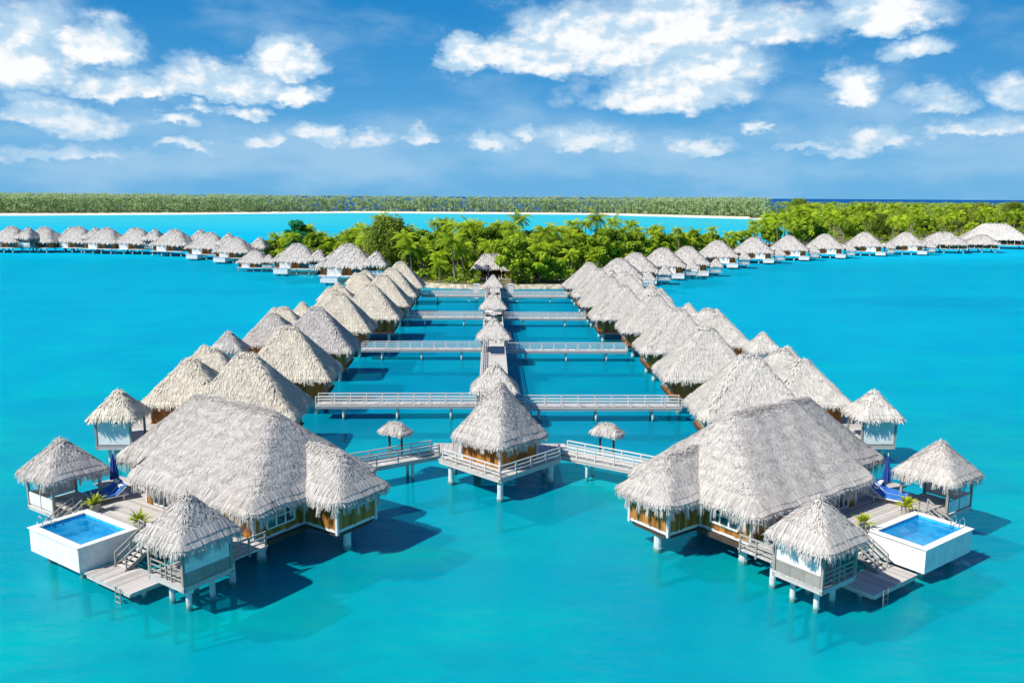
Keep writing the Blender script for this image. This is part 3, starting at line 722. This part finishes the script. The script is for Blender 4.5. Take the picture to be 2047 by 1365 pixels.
def gazebo(name, label, half, apex, eave, floor, sides, dens=150, fr=70, L=.36, W=.055, mat='thatch', group=None, legs=True, zr=None, post_r=.17, fl=.54, apron=0., fmat='weathered'):
    """square thatched pavilion; sides: -y,+x,+y,-x each 'panel','half','rail','open'"""
    g = empty(name, label, 'gazebo', group=group)
    rf = MB(); hip_roof(rf, -half, half, -half, half, eave, apex, 0, 0, 0, dens, L, W, .05, fr, fl, .28, k=.22, rnd=.5, step=.4, lump=.035, cap=.22)
    obj('roof', rf, mat, g)
    h = half - .5
    f = MB(); boards(f, -h-.1, h+.1, -h-.1, h+.1, floor, .1, 'x'); beams(f, -h, h, -h, h, floor-.11, 3, .16, .22)
    obj('floor', f, 'deck', g)
    p = MB()
    cs = [(-h,-h),(h,-h),(h,h),(-h,h)]
    for x, y in cs: p.box((x, y, (floor-.35+eave)/2), (.17,.17,eave-floor+.35), 0, .4)
    for i in range(4):
        a, b = cs[i], cs[(i+1) % 4]; p.bar((*a, eave-.32), (*b, eave-.32), .14, .2, .4)
        if sides[i] in ('rail', 'half'):
            m = ((a[0]+b[0])/2, (a[1]+b[1])/2); p.box((*m, (floor+eave)/2-.1), (.1,.1,eave-floor-.3), 0, .45)
    obj('frame', p, fmat, g)
    for i in range(4):
        a, b = np.array(cs[i]), np.array(cs[(i+1) % 4]); e = (b-a)/np.linalg.norm(b-a); a2, b2 = a+e*.12, b-e*.12; m = (a+b)/2; ang = math.atan2(e[1], e[0])
        if sides[i] == 'panel':
            q = MB(); lo = floor+.12+apron; q.box((m[0], m[1], (lo+eave-.45)/2), (np.linalg.norm(b2-a2), .07, eave-.45-lo), ang); obj('wall_panel', q, 'white', g)
            if apron:
                q = MB(); wall_run(q, [a2, b2], floor-.25, lo-.02, .9, .08); q.bar((*a2, lo+.01), (*b2, lo+.01), .14, .08); obj('apron', q, fmat, g)
        elif sides[i] == 'half':
            q = MB(); q.box((m[0], m[1], floor+.55), (np.linalg.norm(b2-a2), .06, .86), ang); obj('wall_panel', q, 'white', g)
        elif sides[i] == 'rail':
            q = MB(); railing(q, [a2, b2], floor, .95, 1.1, 3, .07); obj('railing', q, fmat, g)
    if legs:
        for x, y in cs: post(g, x*.5, y*.5, floor-.3, post_r)
    return g
gB = gazebo('gazebo', 'x', 2.12, 6.7, 4.4, 2.0, ('rail','open','open','panel'), group='gazebos beside the large villas', apron=.6)
place(gB, False, 'R', .4, -4.1, 0, 'thatched gazebo over a white panel in front of the golden walled villa')
place(gB, True, 'L', .4, -4.1, 0, 'thatched gazebo over a white panel in front of the dark walled villa')
gA = gazebo('gazebo', 'x', 2.2, 6.7, 4.5, 1.95, ('half','half','open','open'), group='gazebos beside the large villas')
place(gA, False, 'R', 17.9, -2.3, 0, 'thatched gazebo behind the pool with the sunlit white sides and shaded rails')
place(gA, True, 'L', 17.8, -2.3, 0, 'thatched gazebo behind the pool beside the dark walled villa')

# plunge pools
def make_pool(w, d, zb, zt, name='plunge_pool'):
    r = empty(name, 'x', 'pool', group='white plunge pools of the large villas')
    s = MB(); t = .34
    for c, sz in (((0,-d/2+t/2,(zb+zt)/2),(w,t,zt-zb)), ((0,d/2-t/2,(zb+zt)/2),(w,t,zt-zb)), ((-w/2+t/2,0,(zb+zt)/2),(t,d-2*t,zt-zb)), ((w/2-t/2,0,(zb+zt)/2),(t,d-2*t,zt-zb))): s.box(c, sz)
    s.box((0,0,zb+.1), (w-2*t,d-2*t,.2))
    for c, sz in (((0,-d/2+.16,zt+.03),(w+.16,.5,.06)), ((0,d/2-.16,zt+.03),(w+.16,.5,.06)), ((-w/2+.16,0,zt+.0302),(.5,d-.82,.06)), ((w/2-.16,0,zt+.0302),(.5,d-.82,.06))): s.box(c, sz)
    obj('shell', s, 'white', r)
    b = MB(); iw, idp = w-2*t-.02, d-2*t-.02; b.box((0,0,zt-1.15), (iw,idp,.06))
    for c, sz in (((0,-idp/2+.02,zt-.58),(iw,.04,1.06)), ((0,idp/2-.02,zt-.58),(iw,.04,1.06)), ((-iw/2+.02,0,zt-.58),(.04,idp-.1,1.06)), ((iw/2-.02,0,zt-.58),(.04,idp-.1,1.06))): b.box(c, sz)
    obj('lining', b, 'tile', r)
    q = MB(); q.add([(-iw/2+.05,-idp/2+.05,zt-.16),(iw/2-.05,-idp/2+.05,zt-.16),(iw/2-.05,idp/2-.05,zt-.16),(-iw/2+.05,idp/2-.05,zt-.16)], [(0,1,2,3)])
    obj('water_surface', q, 'pool_water', r)
    for y in (-d/2+.55, -d/2+1.1):
        h = MB(); c = [(w/2-.7,y,zt-.1),(w/2-.65,y,zt+.6),(w/2-.3,y,zt+.75),(w/2+.02,y,zt+.45),(w/2+.02,y,zt)]
        for i in range(4): h.cyl(c[i], c[i+1], .035, .035, 6)
        obj('handrail', h, 'chrome', r)
    for x in (-w/2+1, w/2-1):
        for y in (-d/2+.8, d/2-.8): post(r, x, y, zb, .22)
    return r
pool = make_pool(5.9, 3.9, .85, 2.42)
place(pool, False, 'R', 11.0, -4.9, 0, 'white plunge pool lit white on both sides beside the golden walled villa')
place(pool, True, 'L', 10.8, -4.9, 0, 'white plunge pool with one shaded side beside the dark walled villa')

# swim platforms, ladders and stairs
pf = empty('swim_platform', 'x', 'platform', group='swim platforms')
b = MB(); boards(b, -2.5, 2.5, -1.2, 1.2, .9, .1, 'y'); beams(b, -2.3, 2.3, -1.1, 1.1, .79, 3, .14, .2)
obj('deck', b, 'deck', pf)
for x in (-1.9, 1.9): post(pf, x, 0, .7, .16)
ld = MB()
for x in (-1.55, -1.05):
    ld.cyl((x,-1.28,1.0), (x,-1.34,-1.2), .04, .04, 6)
for k in range(6): ld.cyl((-1.55,-1.29-.01*k,.72-.32*k), (-1.05,-1.29-.01*k,.72-.32*k), .035, .035, 6)
obj('ladder', ld, 'weathered', pf)
place(pf, False, 'R', 5.1, -5.5, 0, 'low swim platform in the shade of the stairs beside the golden walled villa')
place(pf, True, 'L', 5.1, -5.5, 0, 'low sunlit swim platform beside the dark walled villa')
def make_stairs(w, run, z1, z0, n):
    s = empty('staircase', 'x', 'stairs', group='wooden stairs down from the villa decks')
    t = MB(); g = MB()
    for k in range(n):
        f = (k+.5)/n; t.box((0, -run*f, z1-(z1-z0)*f-.02), (w, run/n*.8, .06), 0, .8)
    obj('tread', t, 'deck', s)
    for x in (-w/2-.04, w/2+.04): g.bar((x, .1, z1-.12), (x, -run-.1, z0-.1), .07, .26, .4)
    obj('stringer', g, 'weathered', s)
    for x in (-w/2-.04, w/2+.04):
        h = MB()
        for k in range(3):
            f = k/2; h.bar((x, -run*f, z1-(z1-z0)*f-.1), (x, -run*f, z1-(z1-z0)*f+.95), .08, .08, .5)
        for dz in (.9, .5): h.bar((x, 0, z1+dz), (x, -run, z0+dz), .07, .08, .6)
        obj('handrail', h, 'weathered', s)
    return s
st = make_stairs(1.1, 2.1, 2.1, .92, 7)
place(st, False, 'R', 6.3, -2.95, 0, 'wooden stairs between the pool and gazebo of the golden walled villa')
place(st, False, 'R', 14.95, -2.95, 0, 'wooden stairs between the pool and rear gazebo of the golden walled villa')
place(st, False, 'L', 14.95, -2.95, 0, 'wooden stairs between the pool and rear gazebo of the dark walled villa')
place(st, True, 'L', 6.3, -2.95, 0, 'wooden stairs between the pool and gazebo of the dark walled villa')

# sun loungers, parasols, plants
lg = empty('sun_lounger', 'x', 'sun lounger')
f = MB(); f.box((0,0,.3), (.72,1.95,.07))
for x in (-.32,.32):
    for y in (-.85,.7): f.box((x,y,.13), (.07,.07,.26))
f.bar((-.34,.3,.34), (-.34,.9,.78), .05, .06); f.bar((.34,.3,.34), (.34,.9,.78), .05, .06)
obj('frame', f, 'white', lg)
c = MB(); c.box((0,-.33,.39), (.66,1.25,.1)); c.bar((0,.31,.4), (0,.92,.84), .66, .1)
obj('cushion', c, 'cushion', lg)
c = MB(); c.bar((-.25,.66,.8), (.25,.66,.8), .22, .12); obj('pillow', c, 'white', lg)
for i, (sd, u, v, lab) in enumerate((('R',15.0,-.3,'blue cushioned lounger by the parasol of the golden walled villa'),('R',16.2,.1,'blue cushioned lounger by the parasol of the golden walled villa'),
        ('L',15.0,-.6,'blue cushioned lounger by the parasol of the dark walled villa'),('L',16.2,-.2,'blue cushioned lounger by the parasol of the dark walled villa'))):
    o = place(lg, i == 3, sd, u, v, .25, lab, 2.11); o.scale = (1.25*FR[sd][2], 1.25, 1.25); o['group'] = 'loungers at the golden walled villa' if sd == 'R' else 'loungers at the dark walled villa'
pr = empty('parasol', 'x', 'parasol', group='folded navy parasols')
p = MB(); p.cyl((0,0,.1), (0,0,3.), .04, .03, 8); obj('pole', p, 'white', pr)
p = MB(); p.cyl((0,0,0), (0,0,.12), .32, .3, 12); obj('base', p, 'clay', pr)
p = MB()
for k in range(8):
    a, b2 = 2*math.pi*k/8, 2*math.pi*(k+.5)/8
    r0, r1 = .34, .22
    z0, z1 = .75, 2.95
    p.add([(r0*math.cos(a),r0*math.sin(a),z0),(r1*math.cos(b2),r1*math.sin(b2),z0+.06),(0,0,z1),(.3*math.cos(a),.3*math.sin(a),1.5),(.2*math.cos(b2),.2*math.sin(b2),1.5)], [(0,1,4,3),(3,4,2)])
    c2 = 2*math.pi*(k+1)/8
    p.add([(r1*math.cos(b2),r1*math.sin(b2),z0+.06),(r0*math.cos(c2),r0*math.sin(c2),z0),(0,0,z1),(.2*math.cos(b2),.2*math.sin(b2),1.5),(.3*math.cos(c2),.3*math.sin(c2),1.5)], [(0,1,4,3),(3,4,2)])
obj('canopy', p, 'parasol', pr)
place(pr, False, 'R', 17.1, 1.1, 0, 'folded navy parasol beside the golden walled villa', 2.11)
place(pr, True, 'L', 17.1, 1.1, 0, 'folded navy parasol beside the dark walled villa', 2.11)
yc = empty('potted_plant', 'x', 'plant', group='yellow green plants on the villa decks')
p = MB(); p.cyl((0,0,0), (0,0,.38), .2, .28, 10); obj('pot', p, 'clay', yc)
p = MB(); rows = []; tt = []
for k in range(46):
    a = random.random()*6.28; e = random.uniform(.2, 1.4); L = random.uniform(.5, .8); s = np.array((-math.sin(a), math.cos(a), 0))*.035
    d = np.array((math.cos(a)*math.cos(e), math.sin(a)*math.cos(e), math.sin(e))); o = np.array((0,0,.36)); m = o+d*L*.6; q = o+d*L-np.array((0,0,.12))
    rows.append([[o-s,o+s],[m-s*1.3,m+s*1.3],[q-s*.2,q+s*.2]]); tt.append(random.random())
p.quads(np.array(rows), np.array(tt)); obj('leaves', p, 'yucca', yc)
for i, (sd, u, v, lab) in enumerate((('R',13.9,-2.3,'spiky yellow green plant at the far pool corner of the golden walled villa'),('R',8.3,-2.4,'spiky yellow green plant by the stairs of the golden walled villa'),
        ('L',13.9,-2.3,'spiky yellow green plant at the far pool corner of the dark walled villa'),('L',8.3,-2.4,'spiky yellow green plant by the stairs of the dark walled villa'))):
    o = place(yc, i == 3, sd, u, v, i, lab, 2.11); o.scale = (1.5*FR[sd][2], 1.5, 1.5)

# ------------------------------------------------------------------ pavilion at the end of the pier
pv = empty('pavilion', 'square thatched hut with golden walls on a corner deck at the end of the pier', 'pavilion', (.72, 69.4, 0), R(45))
rf = MB(); hip_roof(rf, -2.95, 2.95, -2.95, 2.95, 4.3, 8.75, 0, 0, 0, 135, .44, .062, .045, 64, .62, cap=.25)
obj('roof', rf, 'thatch', pv)
wl = MB(); q = 2.2; wall_run(wl, [(-q,-q),(q,-q),(q,q),(-q,q),(-q,-q)], 2.15, 4.4); obj('wall', wl, 'wood', pv)
tr = MB()
for x in (-q,q):
    for y in (-q,q): tr.box((x,y,3.2), (.2,.2,2.2))
obj('wall_trim', tr, 'rail', pv)
dk_ = MB(); boards(dk_, -3.7, 3.7, -3.7, 3.7, 2.12, .1, 'x'); beams(dk_, -3.6, 3.6, -3.6, 3.6, 2.01, 5, .18, .26)
obj('deck', dk_, 'deck', pv)
rl_ = MB(); railing(rl_, [(-3.6,3.2),(-3.6,-3.6),(3.6,-3.6)], 2.12, .95, 1.75)
obj('railing', rl_, 'rail', pv)
for x, y in ((-3.2,-3.2),(-3.2,2.6),(2.9,-3.2),(2.8,2.8),(0,2.8)): post(pv, x, y, 1.85, .24)

# ------------------------------------------------------------------ boardwalks
def boardwalk(label, p, q, w, z=1.65, rails=(1,1), pile_gap=6.4, group=None, rh=.95, gap=1.8):
    p = np.array(p, float); q = np.array(q, float); L = np.linalg.norm(q-p); a = math.atan2(q[1]-p[1], q[0]-p[0])
    b = empty('boardwalk', label, 'boardwalk', (*p, 0), a, group=group)
    m = MB(); boards(m, 0, L, -w/2, w/2, z, .1, 'y', .45)
    for y in (-w/2+.02, w/2-.02, 0): m.bar((.02,y,z-.23), (L-.02,y,z-.23), .12, .26, .45)
    for y in (-w/2-.06, w/2+.06): m.bar((0,y,z-.06), (L,y,z-.06), .08, .2, .6)
    obj('deck', m, 'deck', b)
    for s, y in ((rails[0],-w/2+.05),(rails[1],w/2-.05)):
        if s: r_ = MB(); railing(r_, [(0,y),(L,y)], z, rh, gap, 3, .085); obj('railing', r_, 'rail', b)
    n = max(1, round(L/pile_gap))
    for k in range(n):
        x = (k+.5)*L/n
        for y in (-w/2+.3, w/2-.3): post(b, x, y, z-.36, .13, name='pile')
    return b
boardwalk('long main pier running from the square hut to the palm island', (.3, 73.2), (.3, 226.), 3.3, 2.1, (1,1), 7.)
boardwalk('wide landing deck joining the square hut to the main pier', (-5.2, 72.6), (6.6, 72.4), 2.6, 2.104, (0,0), 4.)
for k, (yl, yr, xl, xr) in enumerate(((90.85,89.9,-19.,20.6),(124.9,123.9,-19.2,20.),(158.6,157.8,-16.2,17.6),(194.5,193.6,-16.,17.2))):
    boardwalk(f'{ORD[k]} boardwalk crossing from the pier to the cream roofed villas', (-1.5, yl+.05), (xl, yl), 1.75, group='boardwalks between the pier and the villas')
    boardwalk(f'{ORD[k]} boardwalk crossing from the pier to the pale grey roofed villas', (2.1, yr-.02), (xr, yr), 1.75, group='boardwalks between the pier and the villas')
boardwalk('slanting boardwalk from the hut deck to the dark walled villa', (-4.9, 71.7), (-13.2, 66.6), 1.6, 1.9, group='slanting boardwalks from the hut')
boardwalk('slanting boardwalk from the hut deck to the golden walled villa', (6.3, 71.7), (15.0, 65.6), 1.6, 1.9, group='slanting boardwalks from the hut')
sh = empty('thatched_shelter', 'x', 'shelter', group='little shelters on the slanting boardwalks')
rf = MB(); hip_roof(rf, -1.25, 1.25, -.75, .75, 4.25, 4.95, -.5, .5, 0, 110, .32, .07, .05, 40, .26, .2, k=.1, rnd=.35, step=.25, lump=.02)
obj('roof', rf, 'thatch', sh)
for x in (-.65, .65):
    p = MB(); p.box((x,0,3.2), (.14,.14,2.3)); obj('post', p, 'dark_wood', sh)
p = MB(); p.bar((-.64,0,2.5), (.64,0,2.5), .08, .1); obj('crossbar', p, 'dark_wood', sh)
dup(sh, 'little thatched shelter on posts beside the boardwalk to the golden walled villa', (9.9, 70.2, 0), R(-35))
sh['label'] = 'little thatched shelter on posts beside the boardwalk to the dark walled villa'; sh.location = (-8.2, 70.6, 0); sh.rotation_euler = (0,0,R(-31))
# gazebos spanning the pier
pg = gazebo('pier_gazebo', 'x', 2.3, 6.75, 4.3, 2.12, ('open',)*4, 60, 30, .48, .1, 'thatch_pale', 'gazebos spanning the pier', False)
for k, y in reversed(list(enumerate((87.6, 121., 154., 193.)))):
    lab = f'{ORD[k]} small thatched roof over the pier counting from the square hut'
    if k: dup(pg, lab, (.35, y, 0), 0, 1., None, (1., 1., 1., .95)[k])
    else: pg.location = (.35, y, 0); pg['label'] = lab

# pier odds and ends
ct = empty('golf_cart', 'small white golf cart parked on the pier beside the third roof', 'golf cart', (-.45, 149.6, 2.12), R(80), group='golf carts on the pier')
b = MB(); b.box((0,0,.5), (2.2,1.15,.3)); b.box((.8,0,.78), (.6,1.1,.4)); b.box((-.85,0,.75), (.5,1.1,.4)); obj('body', b, 'white', ct)
b = MB(); b.box((0,0,1.85), (1.9,1.2,.09)); obj('roof', b, 'white', ct)
b = MB(); b.box((-.25,0,.78), (.55,1.,.16)); b.box((-.52,0,1.05), (.12,1.,.5)); obj('seat', b, 'rubber', ct)
for x, y in ((-.85,-.5),(-.85,.5),(.75,-.5),(.75,.5)):
    p = MB(); p.cyl((x,y,.9), (x*.98,y,1.82), .025, .025, 6); obj('roof_post', p, 'chrome', ct)
    p = MB(); p.cyl((x*.85,y-.09,.26), (x*.85,y+.09,.26), .26, .26, 14); obj('wheel', p, 'rubber', ct)
c2 = dup(ct, 'dark green golf cart parked on the pier beside the white cart', (1.35, 150.2, 2.12), R(100))
M['green_paint'] = plain('dark green paint', (.01, .07, .07), .35)
for c in c2.children:
    if c.name.startswith(('body', 'roof')) and 'post' not in c.name: c.data = alt_mat('green_paint')(c.data)
bx = empty('navy_box', 'low dark navy flat box standing across the pier before the second small roof', 'flat box', (1.0, 117.6, 2.12))  # dark blue rectangle on the pier, built as a flat box
p = MB(); p.box((0,0,.5), (2.3,.12,.75)); obj('panel', p, 'navy', bx)
for x in (-1.,1.):
    p = MB(); p.box((x,.0,.06), (.1,.5,.12)); obj('foot', p, 'rail', bx)
for x, lab in ((-3.6, 'white square pillar where the pier meets the island, beside the pale sand'), (4.5, 'white square pillar where the pier meets the island, beside the dark shade')):
    g = empty('gate_pillar', lab, 'pillar', (x, 199.5, 0), group='white pillars at the island end of the pier')
    p = MB(); p.box((0,0,2.6), (1.2,1.2,2.)); p.box((0,0,3.68), (1.4,1.4,.16)); obj('shaft', p, 'white', g)
    p = MB(); p.box((0,0,-.5), (.9,.9,4.19)); obj('foot', p, 'concrete', g)

# ------------------------------------------------------------------ rows of villas along the pond
def row_villa():
    v = empty('overwater_villa', 'x', 'villa', group='overwater villas in the two pond rows')
    rf = MB(); hip_roof(rf, -5.0, 5.2, -4.0, 4.0, 4.2, 9.5, -.7, .7, 0, 60, .5, .08, .05, 30, .5, k=.2, rnd=.5, step=.7)
    obj('roof', rf, 'thatch_cream', v)
    rf = MB(); hip_roof(rf, -11.1, -3., 1.6, 8.9, 4.15, 8., -7.4, -6.7, 5.3, 60, .5, .08, .05, 30, .5, k=.2, rnd=.5, step=.7)
    obj('roof', rf, 'thatch_cream', v)
    w = MB(); wall_run(w, [(-4.,-3.1),(4.2,-3.1),(4.2,3.1),(-4.,3.1),(-4.,-3.1)], 1.95, 4.3, .35, holes=[(1,1.2,3.2,2.5,3.7)]); obj('wall', w, 'wood', v)
    window(v, (4.24,-1.9), (4.24,.1), 2.5, 3.7, 2, 1, (1,0))
    w = MB(); wall_run(w, [(-10.1,2.3),(-4.,2.3),(-4.,8.2),(-10.1,8.2),(-10.1,2.3)], 1.95, 4.2, .35); obj('wall', w, 'wood', v)
    d = MB(); d.box((.1,0,1.86), (8.6,6.6,.14)); d.box((-7.,5.3,1.861), (6.4,6.1,.14)); beams(d, -3.8, 4.1, -3.3, 3.3, 1.78, 3); beams(d, -9.9, -4.1, 2.5, 8., 1.78, 3); obj('floor', d, 'dark_wood', v)
    d = MB(); boards(d, -11.9, -4.15, -4.6, 2.2, 2.05, .1, 'x', .4); boards(d, -13.2, -10.3, 2.3, 7.5, 2.05, .1, 'x', .4); obj('deck', d, 'deck', v)
    for x, y in ((-3.2,-2.6),(3.4,-2.6),(3.4,2.6),(-9.2,3.2),(-9.2,7.4),(-5.,7.4),(-11.,-3.6),(-6.,-3.6)): post(v, x, y, 1.8, .24)
    return v
rv = row_villa()
gz = gazebo('gazebo', 'x', 2.02, 6.7, 4.6, 1.95, ('panel','open','open','half'), 60, 30, .48, .1, 'thatch_cream', 'small gazebos outside the pond rows')
YS = (78.7, 95.5, 112.4, 129.4, 143., 160., 175.4, 192.)
first = True
for side in 'RL':
    for k in reversed(range(8)):
        y = YS[k]; m = -1 if k % 2 else 1                      # m: module mirrored front to back
        x = -22.9 if k < 2 else (-23.3 if k < 4 else -20.5)
        rowname = 'cream roofed row' if side == 'L' else 'pale grey roofed row'
        lab = f'{ORD[k]} villa of the {rowname} counting from the pier end'
        X = x if side == 'L' else 1.6 - x
        sx = (1 if side == 'L' else -1)*m; rz = 0. if m > 0 else math.pi
        mat = ('thatch_cream','thatch_cream','thatch','thatch_cream','thatch_cream','thatch_cream','thatch_cream','thatch_cream')[k] if side == 'L' else 'thatch_pale'
        gl = f'{ORD[k]} small gazebo of the {rowname} counting from the pier end'
        gy = y - 3.4 if m > 0 else y + 3.0
        gx = X - 10.6 if side == 'L' else X + 10.6
        if side == 'L' and k == 0:
            o = rv; o.location = (X, y, 0); o.rotation_euler = (0,0,rz); o.scale = (sx,1,1); o['label'] = lab
            g = gz; g.location = (gx, gy, 0); g['label'] = gl
        else:
            o = dup(rv, lab, (X, y, 0), rz, sx, None, 1., alt_mat(mat) if mat != 'thatch_cream' else None)
            g = dup(gz, gl, (gx, gy, 0), 0., 1. if side == 'L' else -1., None, 1., alt_mat(mat) if mat != 'thatch_cream' else None)

# ------------------------------------------------------------------ curved rows far out
def far_villa():
    v = empty('overwater_villa', 'x', 'villa')
    rf = MB(); hip_roof(rf, -7.4, 7.4, -5.4, 5.4, 4.2, 9.6, -1., 1., 0, 9, 1.0, .26, .08, 8, .45, k=.4, rnd=1.2, step=1.)
    obj('roof', rf, 'thatch', v)
    w = MB(); wall_run(w, [(-6.2,-4.2),(6.2,-4.2),(6.2,4.2),(-6.2,4.2),(-6.2,-4.2)], 1.9, 4.3, .7); obj('wall', w, 'wood', v)
    w = MB(); w.box((-3.4,-4.32,3.15), (3.4,.1,1.9)); obj('window', w, 'glass', v)
    w = MB(); w.box((2.4,-4.95,2.75), (3.6,1.1,2.)); obj('wall_panel', w, 'white', v)
    d = MB(); d.box((0,0,1.82), (13,9,.16)); d.box((0,-5.6,1.84), (12.4,2.2,.16)); obj('deck', d, 'rail', v)
    for x, y in ((-5.5,-5.8),(-1.5,-5.8),(2.,-5.8),(5.6,-5.8),(-5.5,3.5),(5.5,3.5)): post(v, x, y, 1.7, .26)
    return v
fv = far_villa()
fg = gazebo('gazebo', 'x', 2.6, 6.9, 4.2, 1.95, ('half','open','open','half'), 10, 9, .8, .24, 'thatch')
fp = make_pool(4.6, 3.4, .7, 2.3); fp['group'] = 'white plunge pools of the curved rows'
LEFT = [(-40.5,243.,1.12),(-60.5,268.,.98),(-76.,276.,.7),(-93.,313.,.95),(-107.5,329.,1.05),(-126.5,345.,1.1),(-145.8,356.,1.1),(-159.,358.,1.1),(-173.5,364.,1.12),(-187.,363.,1.1),(-200.,362.,1.12),(-213.,363.,1.12)]
for i, (x, y, s) in reversed(list(enumerate(LEFT))):
    lab = f'{ORD[i]} villa of the long curved row over open lagoon counting from the cream roofs'
    rz = math.atan2(-x, y)*-.55
    dup(fv, lab, (x, y, 0), rz, -1., 'villas of the curved row over open lagoon', s)
    if i < 11: dup(fg, f'{ORD[i]} small gazebo of the open lagoon row counting from the cream roofs', (x+s*7.6, y-5*s, 0) if i < 3 else (x+s*8., y+(4 if i % 2 else -4), 0), rz, 1., 'gazebos of the curved row over open lagoon', s*(1.15 if i < 3 else 1.35))
    if i in (0,1,3,4): dup(fp, f'small white pool box before the {ORD[i]} villa of the open lagoon row', (x-s*3., y-9.*s, 0), rz, -1., None, .95)
RIGHTROW = [(22.5,206.,.72),(34.,226.,.85),(41.,242.,.9),(52.,258.,.95),(61.5,267.,.95),(79.5,299.,.98),(99.,321.,1.),(118.,337.,1.),(137.5,350.,1.02),(161.,366.,1.04),(183.,374.,1.02)]
for i, (x, y, s) in reversed(list(enumerate(RIGHTROW))):
    lab = f'{ORD[i]} villa of the curved row below the wooded point counting from the pale grey roofs'
    rz = -math.atan2(x, y)*.55 - .1
    if i: dup(fv, lab, (x, y, 0), rz, 1., 'villas of the curved row below the wooded point', s)
    else:
        fv.location = (x, y, 0); fv.rotation_euler = (0,0,rz); fv.scale = (s,s,s); fv['label'] = lab; fv['group'] = 'villas of the curved row below the wooded point'
    gl = f'{ORD[i]} small gazebo of the row below the wooded point counting from the grey roofs'
    gp = (x+s*8.4, y-5.*s, 0)
    if i: dup(fg, gl, gp, rz, 1., 'gazebos of the curved row below the wooded point', s*.85)
    else: fg.location = gp; fg['label'] = gl; fg['group'] = 'gazebos of the curved row below the wooded point'
    if i > 2: dup(fp, f'small white pool box before the {ORD[i]} villa below the wooded point', (x+s*3.2, y-8.6*s, 0), rz, 1., None, .8)
    elif i == 2: fp.location = (x+s*3.2, y-8.6*s, 0); fp.rotation_euler = (0,0,rz); fp['label'] = 'small white pool box before the third villa below the wooded point'; fp.scale = (.8,.8,.8)
def hall(name, label, loc, rz, w, d, z0, z1, ridge, mat='thatch', ground=0.):
    h = empty(name, label, 'hall', loc, rz)
    rf = MB(); hip_roof(rf, -w/2, w/2, -d/2, d/2, z0, z1, -ridge/2, ridge/2, 0, 6, 1.2, .3, .08, 6, .5, k=.4, rnd=1.2, step=1.2)
    obj('roof', rf, mat, h)
    b = MB(); wall_run(b, [(-w/2+1.4,-d/2+1.4),(w/2-1.4,-d/2+1.4),(w/2-1.4,d/2-1.4),(-w/2+1.4,d/2-1.4),(-w/2+1.4,-d/2+1.4)], ground+.2, z0, .8, holes=[(0,1.5,w-4.5,ground+1.2,z0-.6)]); obj('wall', b, 'wood', h)
    b = MB(); b.box((0,0,ground+.05), (w-1,d-1,.3)); obj('floor', b, 'rail', h)
    n = int(w/3)
    for k in range(n):
        b = MB(); b.box((-w/2+.7+k*(w-1.4)/(n-1), -d/2+.6, (z0+ground)/2), (.28,.28,z0-ground-.1)); obj('column', b, 'white', h)
    if ground > 1 and loc[2] == 0:
        for x in (-w/2+2, 0, w/2-2):
            for y in (-d/2+1.5, d/2-1.5): post(h, x, y, ground-.1, .3)
    return h
hall('thatched_hall', 'wide thatched hall with a flat ridge beyond the last curved row villa', (206., 386., 0), -.3, 20., 12., 4.2, 9.4, 5., 'thatch', 1.9)
hall('thatched_hall', 'broadest thatched hall with the tallest ridge at the end of the curved row', (252., 424., 0), -.35, 30., 16., 4.8, 12.4, 10., 'thatch_pale', 1.9)
hall('thatched_hall', 'lower thatched hall in front of the broadest hall', (226., 390., 0), -.3, 15., 10., 4.2, 8.2, 3., 'thatch', 1.9)
hall('island_house', 'grey thatched house with a long flat ridge among the palms at the pier head', (.9, 243., 1.), 0, 12.6, 8.6, 3.2, 7.0, 6.2, 'thatch', .1)

# ------------------------------------------------------------------ output
scene.view_settings.view_transform = 'Standard'; scene.view_settings.look = 'None'
scene.view_settings.exposure = .38; scene.view_settings.gamma = 1.
scene.cycles.use_denoising = True
scene.cycles.max_bounces = 8; scene.cycles.transparent_max_bounces = 12
scene.cycles.sample_clamp_indirect = 6.
